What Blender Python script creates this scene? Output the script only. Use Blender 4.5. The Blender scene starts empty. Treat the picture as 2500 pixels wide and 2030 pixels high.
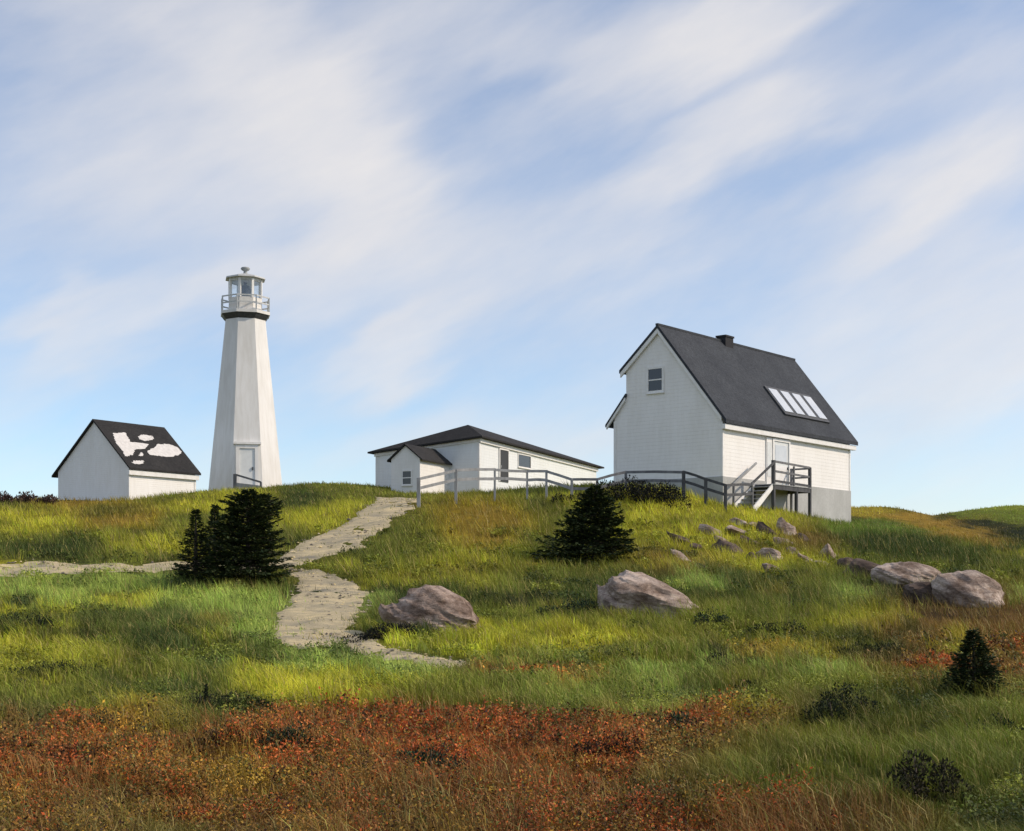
import bpy, bmesh, math, random
import numpy as np
from mathutils import Vector, Matrix

C = bpy.context.scene.collection
SC = bpy.context.scene
R = math.radians
F, CX, HY = 3434.0, 1250.0, 1430.0       # focal length, centre and eye level, measured on the 2500 px photograph

# ------------------------------------------------------------------ camera
cam = bpy.data.objects.new('camera', bpy.data.cameras.new('camera'))
C.objects.link(cam)
cam.location = (0, 0, 0)
cam.rotation_euler = (R(90), 0, 0)
cam.data.sensor_width = 36
cam.data.lens = F / 2500 * 36
cam.data.shift_y = (HY - 1015) / 2500
cam.data.clip_end = 12000
SC.camera = cam
SC.view_settings.view_transform = 'Standard'
SC.view_settings.look = 'None'
SC.view_settings.gamma = 1
SC.view_settings.use_curve_mapping = False
SC.view_settings.exposure = 0.48

# ------------------------------------------------------------------ sun and sky
SUN_EL = 36.0
SUN_H = Vector((1.0, -0.09, 0)).normalized()
sdir = Vector((SUN_H.x * math.cos(R(SUN_EL)), SUN_H.y * math.cos(R(SUN_EL)), math.sin(R(SUN_EL))))
sl = bpy.data.lights.new('sun', 'SUN')
sl.energy = 2.35
sl.angle = R(0.6)
sl.color = (1.0, 0.845, 0.665)
sun = bpy.data.objects.new('sun', sl)
C.objects.link(sun)
sun.location = sdir * 300
sun.rotation_euler = sdir.to_track_quat('Z', 'Y').to_euler()

SKY_STRENGTH = 0.13
world = bpy.data.worlds.new('World')
SC.world = world
world.use_nodes = True
wn, wl = world.node_tree.nodes, world.node_tree.links
wn.clear()
def W(t, **kw):
    n = wn.new(t)
    for k, v in kw.items(): setattr(n, k, v)
    return n
def wmath(op, a, b=None, c=None, clamp=False):
    n = W('ShaderNodeMath', operation=op, use_clamp=clamp)
    for i, x in enumerate((a, b, c)):
        if x is None: continue
        if isinstance(x, (int, float)): n.inputs[i].default_value = x
        else: wl.new(x, n.inputs[i])
    return n.outputs[0]
sky = W('ShaderNodeTexSky', sky_type='NISHITA', sun_disc=False)
sky.sun_elevation = R(SUN_EL)
sky.sun_rotation = math.atan2(SUN_H.x, SUN_H.y)
sky.air_density = 0.8; sky.dust_density = 0.6; sky.ozone_density = 2.0; sky.altitude = 0
tc = W('ShaderNodeTexCoord')
sep = W('ShaderNodeSeparateXYZ'); wl.new(tc.outputs['Generated'], sep.inputs[0])
az = wmath('ARCTAN2', sep.outputs[0], sep.outputs[1])
el = wmath('ARCSINE', sep.outputs[2])
ae = W('ShaderNodeCombineXYZ'); wl.new(az, ae.inputs[0]); wl.new(el, ae.inputs[1])
# ragged cloud edges: a warp of the cloud coordinates, streaked along the wind
def wmap(vec, loc=(0, 0, 0), rot=0, scale=(1, 1, 1), kind='POINT'):
    m = W('ShaderNodeMapping', vector_type=kind)
    m.inputs['Location'].default_value = loc
    m.inputs['Rotation'].default_value = (0, 0, rot)
    m.inputs['Scale'].default_value = scale
    wl.new(vec, m.inputs['Vector'])
    return m.outputs[0]
def wnoise(vec, scale, detail=5, rough=0.55):
    n = W('ShaderNodeTexNoise')
    n.inputs['Scale'].default_value = scale; n.inputs['Detail'].default_value = detail; n.inputs['Roughness'].default_value = rough
    wl.new(vec, n.inputs['Vector'])
    return n
wind = wmap(ae.outputs[0], rot=R(24), scale=(1, 1, 1), kind='TEXTURE')
stretched = wmap(wind, scale=(1.0, 3.2, 1))
wz = wnoise(stretched, 6, 4, 0.5)
wsub = W('ShaderNodeVectorMath', operation='SUBTRACT'); wl.new(wz.outputs['Color'], wsub.inputs[0]); wsub.inputs[1].default_value = (0.5, 0.5, 0.5)
wsc = W('ShaderNodeVectorMath', operation='MULTIPLY'); wl.new(wsub.outputs[0], wsc.inputs[0]); wsc.inputs[1].default_value = (0.16, 0.09, 0)
wad = W('ShaderNodeVectorMath', operation='ADD'); wl.new(ae.outputs[0], wad.inputs[0]); wl.new(wsc.outputs[0], wad.inputs[1])
warped = wad.outputs[0]
CLOUDS = [(420, 220, 480, 230, -12, .26), (480, 520, 330, 120, 15, .36), (2250, 830, 480, 190, 12, .32), (1150, 60, 420, 110, 5, .22), (1350, 560, 420, 150, 16, .20),   # broad veils
    # x, y, half length, half thickness (photo px), tilt, density : the cloud banks, by direction
    (560, 90, 300, 130, -25, .55), (690, 250, 250, 120, -15, .50), (860, 430, 130, 190, 20, .75), (800, 600, 170, 110, 40, .75),
    (560, 690, 330, 60, 22, .60), (190, 780, 170, 45, 32, .50), (980, 860, 150, 50, 30, .75), (1420, 130, 230, 60, 8, .55),
    (1690, 140, 260, 60, 24, .85), (1850, 30, 260, 60, 15, .65), (1720, 350, 240, 60, 30, .75), (1930, 290, 90, 60, 20, .65),
    (2330, 420, 260, 80, 16, .85), (2260, 500, 190, 50, 28, .6), (2250, 760, 420, 110, 14, .42), (1150, 590, 300, 110, 14, .34),
    (2250, 170, 330, 120, 8, .45), (330, 240, 300, 100, 20, .30), (1250, 1090, 500, 70, 4, .30), (350, 420, 330, 70, 22, .35),
    (1900, 1050, 500, 90, 6, .30), (2400, 900, 250, 80, 20, .4), (1500, 620, 300, 50, 18, .25)]
acc = None
for (px, py, a, b, rot, I) in CLOUDS:
    u, v = (px - CX) / F, (HY - py) / F
    a0 = math.atan(u); e0 = math.atan(v * math.cos(a0))
    m = wmap(warped, loc=(a0, e0, 0), rot=R(rot), scale=(1.10 * a / F, 1.14 * b / F, 1), kind='TEXTURE')
    d = W('ShaderNodeVectorMath', operation='DOT_PRODUCT'); wl.new(m, d.inputs[0]); wl.new(m, d.inputs[1])
    ex = wmath('EXPONENT', wmath('MULTIPLY', d.outputs['Value'], -1.0))
    acc = wmath('MULTIPLY_ADD', ex, I * 1.02, acc if acc is not None else 0.0)
# broad thin cloud over the whole dome
broad = wnoise(wmap(wind, scale=(1.0, 2.4, 1)), 3.1, 7, 0.58)
bro = wmath('MULTIPLY', wmath('SUBTRACT', broad.outputs['Fac'], 0.40, clamp=True), 1.5)
# the banks listed above cover the view; unseen bank cloud is added round the rest as fill for shaded walls
banks = wnoise(wmap(wind, scale=(1.0, 2.2, 1)), 2.3, 5, 0.5)  # noise for the added unseen fill cloud
fill_bank = wmath('MULTIPLY', wmath('SUBTRACT', banks.outputs['Fac'], 0.36, clamp=True), 1.1)
front = W('ShaderNodeMapRange', interpolation_type='SMOOTHSTEP'); front.inputs['From Min'].default_value = 0.30; front.inputs['From Max'].default_value = 0.62
wl.new(wmath('MAXIMUM', wmath('ABSOLUTE', az), el), front.inputs['Value'])
bro = wmath('MULTIPLY_ADD', fill_bank, front.outputs[0], bro)
fine = wnoise(wmap(wind, scale=(1.0, 3.4, 1)), 9, 6, 0.55)
fin = wmath('MULTIPLY_ADD', fine.outputs['Fac'], 1.0, 0.5)
dens = wmath('MULTIPLY', wmath('ADD', wmath('ADD', acc, bro), 0.05), fin)
fac = wmath('MULTIPLY', wmath('SUBTRACT', 1.0, wmath('EXPONENT', wmath('MULTIPLY', dens, -1.35))), 0.95)
mix = W('ShaderNodeMix', data_type='RGBA')
wl.new(fac, mix.inputs['Factor'])
skm = W('ShaderNodeMix', data_type='RGBA', blend_type='MULTIPLY'); skm.inputs['Factor'].default_value = 1
wl.new(sky.outputs[0], skm.inputs['A']); skm.inputs['B'].default_value = (0.975, 1.0, 1.0, 1)
wl.new(skm.outputs['Result'], mix.inputs['A'])
cc = W('ShaderNodeMix', data_type='RGBA'); wl.new(wnoise(wmap(wind, scale=(1.0, 2.6, 1)), 8, 6, 0.6).outputs['Fac'], cc.inputs['Factor'])
cc.inputs['A'].default_value = (0.50 / SKY_STRENGTH, 0.51 / SKY_STRENGTH, 0.55 / SKY_STRENGTH, 1)     # greyer and brighter parts of the cloud
cc.inputs['B'].default_value = (0.70 / SKY_STRENGTH, 0.655 / SKY_STRENGTH, 0.61 / SKY_STRENGTH, 1)
wl.new(cc.outputs['Result'], mix.inputs['B'])
bg = W('ShaderNodeBackground'); bg.inputs['Strength'].default_value = SKY_STRENGTH
wl.new(mix.outputs['Result'], bg.inputs['Color'])
wo = W('ShaderNodeOutputWorld'); wl.new(bg.outputs[0], wo.inputs['Surface'])

# ------------------------------------------------------------------ helpers: noise, colour, terrain
rng = np.random.default_rng(11)
random.seed(11)
_perm = np.random.default_rng(5).random((256, 256))
def vnoise(x, y):
    x = np.asarray(x, float); y = np.asarray(y, float)
    xi = np.floor(x).astype(int); yi = np.floor(y).astype(int)
    fx = x - xi; fy = y - yi
    fx = fx * fx * (3 - 2 * fx); fy = fy * fy * (3 - 2 * fy)
    a = _perm[xi & 255, yi & 255]; b = _perm[(xi + 1) & 255, yi & 255]
    c = _perm[xi & 255, (yi + 1) & 255]; d = _perm[(xi + 1) & 255, (yi + 1) & 255]
    return (a * (1 - fx) + b * fx) * (1 - fy) + (c * (1 - fx) + d * fx) * fy
def fbm(x, y, o=4):
    s = 0; a = 0.5; n = 0
    for i in range(o):
        s = s + a * vnoise(x * 2 ** i + 17.3 * i, y * 2 ** i + 9.1 * i); n += a; a *= 0.5
    return s / n
def lin(c):
    c = np.asarray(c, float) / 255.0
    return np.where(c <= 0.04045, c / 12.92, ((c + 0.055) / 1.055) ** 2.4)

CP = []
def cp(x, y, D): CP.append(((x - CX) / F * D, D, (HY - y) / F * D))
for x in (-250, 100, 500):
    for y, D in ((2030, 9.2), (1850, 13.2), (1700, 20.5), (1600, 27.5), (1500, 37), (1420, 44), (1385, 48)): cp(x, y, D)
for x in (0, 300, 650):
    for y, D in ((1340, 54), (1290, 61), (1250, 69)): cp(x, y, D)
for x, y, D in ((-200, 1232, 76), (0, 1228, 76), (140, 1226, 78), (315, 1224, 77.5), (477, 1204, 79), (600, 1203, 78), (600, 1198, 91), (600, 1200, 84), (690, 1194, 81), (800, 1183, 84), (905, 1187, 88), (800, 1215, 76), (900, 1225, 73)): cp(x, y, D)
for x in (900, 1250, 1600):
    for y, D in ((2030, 9.2), (1900, 11.8), (1800, 15), (1700, 20), (1620, 25), (1550, 31), (1480, 37), (1400, 45), (1350, 50), (1300, 56)): cp(x, y, D)
for x in (950, 1250): cp(x, 1250, 62)
for x, y, D in ((1113, 1221, 66), (1300, 1218, 67), (1420, 1215, 68), (1025, 1211, 85), (1170, 1216, 88), (1350, 1214, 92), (1022, 1228, 64),
                (1764, 1240, 68), (1640, 1200, 69), (2067, 1283, 78.6), (1502, 1182, 73), (1528, 1186, 67), (1600, 1192, 66), (1669, 1212, 65), (1723, 1240, 64), (1771, 1256, 63),
                (1830, 1249, 66), (1888, 1245, 69.2), (1977, 1270, 72.15), (1800, 1300, 58), (1880, 1388, 48), (1650, 1360, 51),
                (2060, 1390, 52), (2230, 1430, 45), (2370, 1480, 39), (2500, 1520, 35), (2500, 1450, 45), (2500, 1380, 58), (2300, 1340, 66), (2500, 1330, 75),
                (2150, 1300, 80), (2075, 1243, 103), (2180, 1239, 103), (2264, 1257, 100), (2352, 1283, 96), (2440, 1311, 91), (2550, 1334, 87),
                (2500, 1318, 118), (2500, 1290, 128), (2500, 1260, 140), (2500, 1237, 154), (2420, 1240, 152), (2350, 1249, 150), (2290, 1262, 150), (2700, 1240, 150)): cp(x, y, D)
for x in (1950, 2250, 2600):
    for y, D in ((2030, 9.0), (1900, 11.5), (1800, 14.5), (1700, 19), (1620, 24.5), (1560, 30)): cp(x, y, D)
CP += [(40, 105, 2.6), (33, 108, 3.6), (46, 100, 2.2), (-60, 110, 4), (-30, 112, 4.6), (0, 125, 5), (15, 110, 5), (-80, 80, 3), (-70, 50, 0), (-50, 25, -1.5), (60, 25, -1.6), (70, 50, -1),
       (-30, 0, -1.7), (30, 0, -1.7), (0, 0, -1.65), (0, -12, -1.7), (0, 170, 3), (60, 172, 6.5), (-60, 170, 3)]
CP = np.array(CP)
def _U(r2): return np.where(r2 > 0, 0.5 * r2 * np.log(np.maximum(r2, 1e-12)), 0)
def _tpsfit():
    P = CP[:, :2] / 20; n = len(P)
    K = _U(((P[:, None] - P[None]) ** 2).sum(-1)) + 0.004 * np.eye(n)
    A = np.zeros((n + 3, n + 3)); A[:n, :n] = K; A[:n, n] = 1; A[:n, n + 1:] = P; A[n, :n] = 1; A[n + 1:, :n] = P.T
    return P, np.linalg.solve(A, np.concatenate([CP[:, 2], [0, 0, 0]]))
_TP, _TW = _tpsfit()
def height(X, Y):
    X = np.asarray(X, float); Y = np.asarray(Y, float); sh = X.shape
    X = X.ravel(); Y = Y.ravel()
    xc = np.clip(X, -82, 82); yc = np.clip(Y, -14, 176)
    out = np.empty(len(X)); n = len(_TP)
    for i in range(0, len(X), 20000):
        p = np.stack([xc[i:i + 20000], yc[i:i + 20000]], 1) / 20
        out[i:i + 20000] = _U(((p[:, None] - _TP[None]) ** 2).sum(-1)) @ _TW[:n] + _TW[n] + p @ _TW[n + 1:]
    far = np.hypot(X - xc, Y - yc)
    out = out * np.exp(-far / 150) - 6 * (1 - np.exp(-far / 200))
    amp = np.clip((Y - 4) / 30, 0.45, 1) * np.where(Y > 62, 0.45, 1)
    out = out + amp * (0.34 * (fbm(X / 3.1 + 7, Y / 3.1, 3) - 0.5)) + np.where(Y > 62, .10, .24) * (fbm(X / 0.9, Y / 0.75 + 3, 2) - 0.5)
    return out.reshape(sh)
def h1(x, y): return float(height(np.array([x]), np.array([y]))[0])
def ground(px, py, d0=7.0, d1=125.0):
    """where the line of sight through a photograph point meets the terrain"""
    D = np.linspace(d0, d1, 1200)
    X = (px - CX) / F * D; Z = (HY - py) / F * D
    below = height(X, D) >= Z
    i = int(np.argmax(below)) if below.any() else len(D) - 1
    if i == 0: d = D[0]
    else:
        g0 = Z[i - 1] - height(X[i - 1:i], D[i - 1:i])[0]; g1 = Z[i] - height(X[i:i + 1], D[i:i + 1])[0]
        d = D[i - 1] + (D[i] - D[i - 1]) * g0 / (g0 - g1 + 1e-9) if below.any() else 90.0
    x = (px - CX) / F * d
    return Vector((x, d, h1(x, d)))

# vegetation colours: bands and drifts of different plants, placed by where they grow
G1, G2, G3, G4 = (116, 120, 46), (180, 176, 54), (60, 74, 36), (164, 182, 90)
YO, BR, RU, OR, DK = (176, 148, 50), (132, 98, 48), (166, 88, 46), (192, 112, 50), (44, 50, 32)
DRIFTS = [  # x, y, rx, ry, colour, weight
    (170, 1240, 110, 18, YO, .8), (250, 1250, 70, 14, G3, 1.2), (300, 1270, 80, 20, YO, .7), (740, 1225, 60, 20, G3, 1.3), (60, 1275, 90, 30, G2, .7), (160, 1345, 120, 22, G3, 1.1),
    (360, 1330, 90, 25, G2, .9), (790, 1260, 90, 30, G2, .7), (840, 1200, 60, 14, G1, .8), (600, 1215, 80, 10, G2, .6),
    (120, 1440, 200, 40, G4, .6), (520, 1470, 170, 30, G4, 1.0), (400, 1540, 120, 40, G3, .9), (100, 1620, 160, 40, G2, .7), (300, 1640, 200, 50, G1, .9), (650, 1520, 90, 50, G4, .7),
    (500, 1590, 180, 40, G3, .7), (860, 1625, 200, 26, G4, .9), (720, 1700, 90, 40, G2, 1.4), (880, 1710, 120, 30, G2, .9), (1000, 1700, 100, 30, G1, .8), (200, 1720, 160, 40, G1, 1), (60, 1780, 120, 40, G3, .9),
    (560, 1740, 140, 26, G3, 1.0), (330, 1790, 110, 40, YO, 1.5), (1300, 1720, 200, 40, G1, .9), (1480, 1700, 220, 36, G4, .6), (1250, 1755, 120, 20, G3, 1.3),
    (1150, 1290, 90, 40, YO, 1.2), (1000, 1310, 120, 50, G1, 1), (1120, 1400, 120, 40, G2, .8), (1090, 1470, 90, 50, G3, 1.0), (960, 1420, 80, 50, G3, 1.1), (1330, 1400, 150, 40, G1, .9), (1600, 1250, 90, 30, G2, 1.1), (1450, 1440, 150, 40, G3, .6),
    (1300, 1575, 220, 24, G2, 1.3), (1120, 1570, 90, 20, (170, 176, 50), 1.2), (1650, 1590, 140, 30, G1, 1), (1640, 1645, 240, 10, G4, 1.6), (1340, 1657, 120, 10, OR, 1.6), (1550, 1680, 260, 24, G1, 1.1),
    (1780, 1300, 150, 50, G2, 1.0), (1880, 1360, 120, 30, G2, 1.0), (1950, 1320, 60, 30, BR, .8), (1650, 1380, 120, 30, BR, .5), (1750, 1430, 200, 30, G3, .7), (1850, 1500, 200, 40, G1, 1), (2050, 1530, 120, 30, G2, .5),
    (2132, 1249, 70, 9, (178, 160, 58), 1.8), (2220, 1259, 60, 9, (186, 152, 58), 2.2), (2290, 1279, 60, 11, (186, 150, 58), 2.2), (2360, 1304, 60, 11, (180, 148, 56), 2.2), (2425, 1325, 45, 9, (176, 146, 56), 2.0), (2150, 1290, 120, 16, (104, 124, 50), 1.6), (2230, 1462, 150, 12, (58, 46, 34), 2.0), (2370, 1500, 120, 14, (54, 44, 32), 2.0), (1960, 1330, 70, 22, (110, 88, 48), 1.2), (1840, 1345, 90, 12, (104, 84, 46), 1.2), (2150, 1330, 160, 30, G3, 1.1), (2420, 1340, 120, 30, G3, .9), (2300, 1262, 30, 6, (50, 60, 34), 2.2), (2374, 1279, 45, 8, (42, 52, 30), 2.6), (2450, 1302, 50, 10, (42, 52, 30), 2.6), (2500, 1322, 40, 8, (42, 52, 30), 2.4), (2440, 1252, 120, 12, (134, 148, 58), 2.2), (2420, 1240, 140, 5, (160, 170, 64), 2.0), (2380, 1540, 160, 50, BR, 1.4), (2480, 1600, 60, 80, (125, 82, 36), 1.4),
    (2230, 1640, 110, 40, RU, 1.0), (2450, 1660, 60, 60, (128, 84, 38), 1.0), (1930, 1605, 110, 22, YO, 1.1), (2130, 1600, 130, 24, G3, 1.3), (2000, 1690, 220, 40, G1, 1), (2280, 1730, 200, 40, G1, .9), (1800, 1700, 100, 40, G3, .8),
    (2060, 1740, 90, 40, G3, 1.2), (2150, 1820, 260, 60, G1, 1.4), (2400, 1850, 160, 80, (104, 112, 46), 1.6), (1900, 1900, 260, 60, (106, 112, 46), 1.4), (2300, 1960, 200, 70, (88, 98, 42), 1.3), (2150, 1950, 120, 60, G1, 1.0),
    (150, 1860, 260, 40, RU, 1.5), (60, 1950, 120, 60, (150, 90, 36), 1.0), (560, 1810, 140, 30, (120, 66, 34), 1.5), (700, 1800, 160, 28, RU, 1.3), (950, 1800, 260, 40, RU, 2.0), (1150, 1830, 150, 50, (160, 72, 36), 1.8), (1330, 1800, 160, 36, (158, 70, 36), 1.9),
    (1440, 1850, 110, 50, RU, 1.6), (1500, 1790, 80, 30, OR, 1.6), (1750, 1790, 170, 26, RU, 1.8), (1720, 1850, 130, 50, BR, 1.4), (600, 1900, 130, 34, YO, 1.4), (830, 1870, 110, 30, (140, 108, 42), 1.2), (420, 1900, 150, 40, (128, 66, 32), 1.2), (280, 1990, 220, 40, (108, 92, 40), 1.2),
    (700, 1980, 240, 50, (112, 84, 38), 1.4), (1000, 1960, 200, 60, (124, 74, 36), 1.4), (1280, 1950, 180, 60, (140, 70, 36), 1.5), (1560, 1930, 130, 60, (100, 78, 38), 1.3), (1650, 2010, 300, 24, (140, 74, 36), 1.6), (2050, 2015, 200, 20, (120, 66, 36), 1.4), (1700, 1930, 90, 50, (84, 64, 34), 1.0), (480, 2015, 220, 30, (118, 92, 40), 1.2),
    (900, 2015, 200, 24, (126, 74, 36), 1.2), (100, 2020, 160, 30, (120, 96, 40), 1)]
_r = random.Random(4)
for _k in range(140):     # small drifts mixed through the heath
    DRIFTS.append((_r.uniform(-40, 1560), _r.uniform(1775, 2040), _r.uniform(25, 80), _r.uniform(9, 22), _r.choice([BR, BR, (98, 86, 40), (84, 54, 34), OR, (166, 70, 40), (156, 124, 48), (72, 62, 36), (118, 100, 46), (96, 104, 46), (168, 130, 50)]), _r.uniform(1.0, 2.0)))
for _k in range(120):    # and through the meadow
    DRIFTS.append((_r.uniform(-40, 2540), _r.uniform(1400, 1760), _r.uniform(25, 80), _r.uniform(7, 16), _r.choice([G1, G2, G3, G4, G3, DK, (134, 124, 52), (96, 104, 44)]), _r.uniform(.8, 1.7)))
for _k in range(60):     # and up the slopes
    DRIFTS.append((_r.uniform(-40, 2540), _r.uniform(1225, 1400), _r.uniform(25, 70), _r.uniform(5, 10), _r.choice([G1, G2, G3, (150, 136, 54), (92, 98, 42), (80, 86, 40)]), _r.uniform(.7, 1.4)))
for _k in range(45):     # tall grass at lower right
    DRIFTS.append((_r.uniform(1750, 2540), _r.uniform(1740, 2040), _r.uniform(30, 90), _r.uniform(14, 30), _r.choice([G1, G2, G3, (80, 72, 38), (58, 56, 32), (104, 108, 46)]), _r.uniform(.8, 1.6)))
f32 = np.float32
_dx = np.array([d[0] for d in DRIFTS], f32); _dy = np.array([d[1] for d in DRIFTS], f32)
_dr = np.array([d[2] for d in DRIFTS], f32); _ds = np.array([d[3] for d in DRIFTS], f32)
_dc = np.array([lin(d[4]) for d in DRIFTS], f32); _dw = np.array([d[5] for d in DRIFTS], f32)
def plants(X, Y, Z):
    """albedo of the plants growing at a place"""
    Yc = np.maximum(Y, 3.0)
    u = CX + F * X / Yc; v = HY - F * Z / Yc
    s = np.clip((v - 1180) / 500, 0.15, 1)
    k = 22.0 / np.maximum(Yc, 6)
    u = u + 230 * s * (fbm(X * 1.1 + 31, Y * 0.6, 3) - 0.5) + 60 * s * (fbm(X * 4, Y * 3 + 11, 2) - 0.5)
    v = v + 95 * s * (fbm(X * 1.1 + 3, Y * 0.6 + 41, 3) - 0.5) + 22 * s * (fbm(X * 4 + 5, Y * 3, 2) - 0.5)
    u = np.clip(u, 0, 2500).astype(f32); v = np.clip(v, 1190, 2030).astype(f32)
    num = np.zeros((len(X), 3), f32); den = np.zeros(len(X), f32)
    base = np.where((v > 1800)[:, None] & (u < 1650)[:, None], lin(BR)[None], lin(G1)[None])
    num += 0.05 * base; den += 0.05
    for i in range(len(_dx)):
        w = _dw[i] ** f32(1.5) * np.exp((((u - _dx[i]) / _dr[i]) ** 2 + ((v - _dy[i]) / _ds[i]) ** 2) * f32(-1.2))
        num += w[:, None] * _dc[i]; den += w
    return (num / den[:, None]).astype(float), u, v

# ------------------------------------------------------------------ helpers: materials
def mat(name, base=None, rough=0.8, noise=None, bump=None, attr=None, spec=0.3, translucent=0, extra=None):
    m = bpy.data.materials.new(name); m.use_nodes = True
    n, l = m.node_tree.nodes, m.node_tree.links
    b = n['Principled BSDF']
    b.inputs['Roughness'].default_value = rough
    b.inputs['Specular IOR Level'].default_value = spec
    tcn = n.new('ShaderNodeTexCoord')
    def nz(scale, detail, sc=(1, 1, 1), rgh=0.6):
        mp = n.new('ShaderNodeMapping'); mp.inputs['Scale'].default_value = sc
        l.new(tcn.outputs['Object'], mp.inputs['Vector'])
        t = n.new('ShaderNodeTexNoise'); t.inputs['Scale'].default_value = scale; t.inputs['Detail'].default_value = detail; t.inputs['Roughness'].default_value = rgh
        l.new(mp.outputs[0], t.inputs['Vector'])
        return t.outputs['Fac']
    col = None
    if attr:
        a = n.new('ShaderNodeAttribute'); a.attribute_name = attr; col = a.outputs['Color']
    if noise:   # list of (scale, detail, stretch, lo colour, hi colour, lo pos, hi pos)  - multiplied over the base
        for (sc, det, st, lo, hi, p0, p1) in noise:
            r = n.new('ShaderNodeValToRGB')
            r.color_ramp.elements[0].position = p0; r.color_ramp.elements[0].color = (*lo, 1)
            r.color_ramp.elements[1].position = p1; r.color_ramp.elements[1].color = (*hi, 1)
            l.new(nz(sc, det, st), r.inputs['Fac'])
            if col is None and base is None: col = r.outputs['Color']
            else:
                x = n.new('ShaderNodeMix'); x.data_type = 'RGBA'; x.blend_type = 'MULTIPLY'; x.inputs['Factor'].default_value = 1
                if col is None: x.inputs['A'].default_value = (*base, 1)
                else: l.new(col, x.inputs['A'])
                l.new(r.outputs['Color'], x.inputs['B']); col = x.outputs['Result']
    if col is not None: l.new(col, b.inputs['Base Color'])
    elif base is not None: b.inputs['Base Color'].default_value = (*base, 1)
    if bump:    # list of (scale, detail, stretch, strength, distance)
        prev = None
        for (sc, det, st, stre, dist) in bump:
            bp = n.new('ShaderNodeBump'); bp.inputs['Strength'].default_value = stre; bp.inputs['Distance'].default_value = dist
            l.new(nz(sc, det, st), bp.inputs['Height'])
            if prev: l.new(prev, bp.inputs['Normal'])
            prev = bp.outputs[0]
        l.new(prev, b.inputs['Normal'])
    if translucent:
        tr = n.new('ShaderNodeBsdfTranslucent'); ms = n.new('ShaderNodeMixShader'); ms.inputs[0].default_value = translucent
        if col is not None: l.new(col, tr.inputs['Color'])
        else: tr.inputs['Color'].default_value = (*base, 1)
        l.new(b.outputs[0], ms.inputs[1]); l.new(tr.outputs[0], ms.inputs[2])
        l.new(ms.outputs[0], n['Material Output'].inputs['Surface'])
    return m
one = (1, 1, 1)
M = {}
def siding(name, base, board=0.18, depth=0.02):
    """painted clapboards: a saw-tooth relief down the wall plus weathering"""
    m = mat(name, base, 0.55, noise=[(0.7, 5, (1, 1, 0.35), (0.93, 0.925, 0.91), one, .3, .6), (6, 6, (1, 1, .2), (0.955, 0.95, 0.94), one, .35, .6)], bump=[(30, 3, (1, 1, .3), .15, .004)])
    n, l = m.node_tree.nodes, m.node_tree.links
    tcn = n.new('ShaderNodeTexCoord'); s = n.new('ShaderNodeSeparateXYZ'); l.new(tcn.outputs['Object'], s.inputs[0])
    d = n.new('ShaderNodeMath'); d.operation = 'DIVIDE'; l.new(s.outputs[2], d.inputs[0]); d.inputs[1].default_value = board
    f = n.new('ShaderNodeMath'); f.operation = 'FRACT'; l.new(d.outputs[0], f.inputs[0])
    i = n.new('ShaderNodeMath'); i.operation = 'SUBTRACT'; i.inputs[0].default_value = 1; l.new(f.outputs[0], i.inputs[1])
    bp = n.new('ShaderNodeBump'); bp.inputs['Strength'].default_value = 0.5; bp.inputs['Distance'].default_value = depth
    l.new(i.outputs[0], bp.inputs['Height'])
    b = n['Principled BSDF']; old = b.inputs['Normal'].links[0].from_socket
    l.new(old, bp.inputs['Normal']); l.new(bp.outputs[0], b.inputs['Normal'])
    return m
M['siding'] = siding('white_clapboard', (.84, .825, .80))
M['siding_grey'] = siding('bluish_white_clapboard', (.78, .81, .82))
M['shed_siding'] = siding('shed_clapboard', (.84, .83, .815), .11)
M['trim'] = mat('white_trim_paint', (.82, .81, .79), .45, noise=[(3, 5, one, (.88, .87, .85), one, .3, .6)], bump=[(40, 3, one, .1, .003)])
M['concrete_white'] = mat('whitewashed_concrete', (.80, .79, .77), .7, noise=[(.5, 6, (1, 1, .25), (.86, .86, .85), one, .3, .62), (4, 6, (1, 1, .12), (.90, .89, .87), one, .35, .6)], bump=[(18, 5, one, .2, .01)])
M['foundation'] = mat('grey_foundation', (.47, .475, .465), .85, noise=[(.8, 6, (1, 1, .5), (.75, .75, .74), one, .3, .65), (9, 5, one, (.88, .88, .88), one, .3, .6)], bump=[(14, 6, one, .3, .02)])
def roofing(name, base):
    m = mat(name, base, .85, noise=[(.6, 5, one, (.7, .7, .72), (1.15, 1.13, 1.1), .3, .7), (7, 4, one, (.65, .65, .66), (1.25, 1.25, 1.25), .3, .7), (40, 2, one, (.6, .6, .6), (1.3, 1.3, 1.3), .25, .75)], bump=[(9, 3, one, .5, .02), (45, 2, one, .35, .008)], spec=.25)
    n, l = m.node_tree.nodes, m.node_tree.links
    # courses of shingles, far too small to pick apart: relief only
    tcn = n.new('ShaderNodeTexCoord'); s = n.new('ShaderNodeSeparateXYZ'); l.new(tcn.outputs['Object'], s.inputs[0])
    d = n.new('ShaderNodeMath'); d.operation = 'DIVIDE'; l.new(s.outputs[2], d.inputs[0]); d.inputs[1].default_value = .115
    f = n.new('ShaderNodeMath'); f.operation = 'FRACT'; l.new(d.outputs[0], f.inputs[0])
    bp = n.new('ShaderNodeBump'); bp.inputs['Strength'].default_value = .5; bp.inputs['Distance'].default_value = .012; bp.invert = True
    l.new(f.outputs[0], bp.inputs['Height'])
    b = n['Principled BSDF']; old = b.inputs['Normal'].links[0].from_socket
    l.new(old, bp.inputs['Normal']); l.new(bp.outputs[0], b.inputs['Normal'])
    return m
M['roof'] = roofing('charcoal_shingles', (.048, .055, .066))
M['roof_black'] = roofing('black_shingles', (.032, .031, .031))
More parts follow.
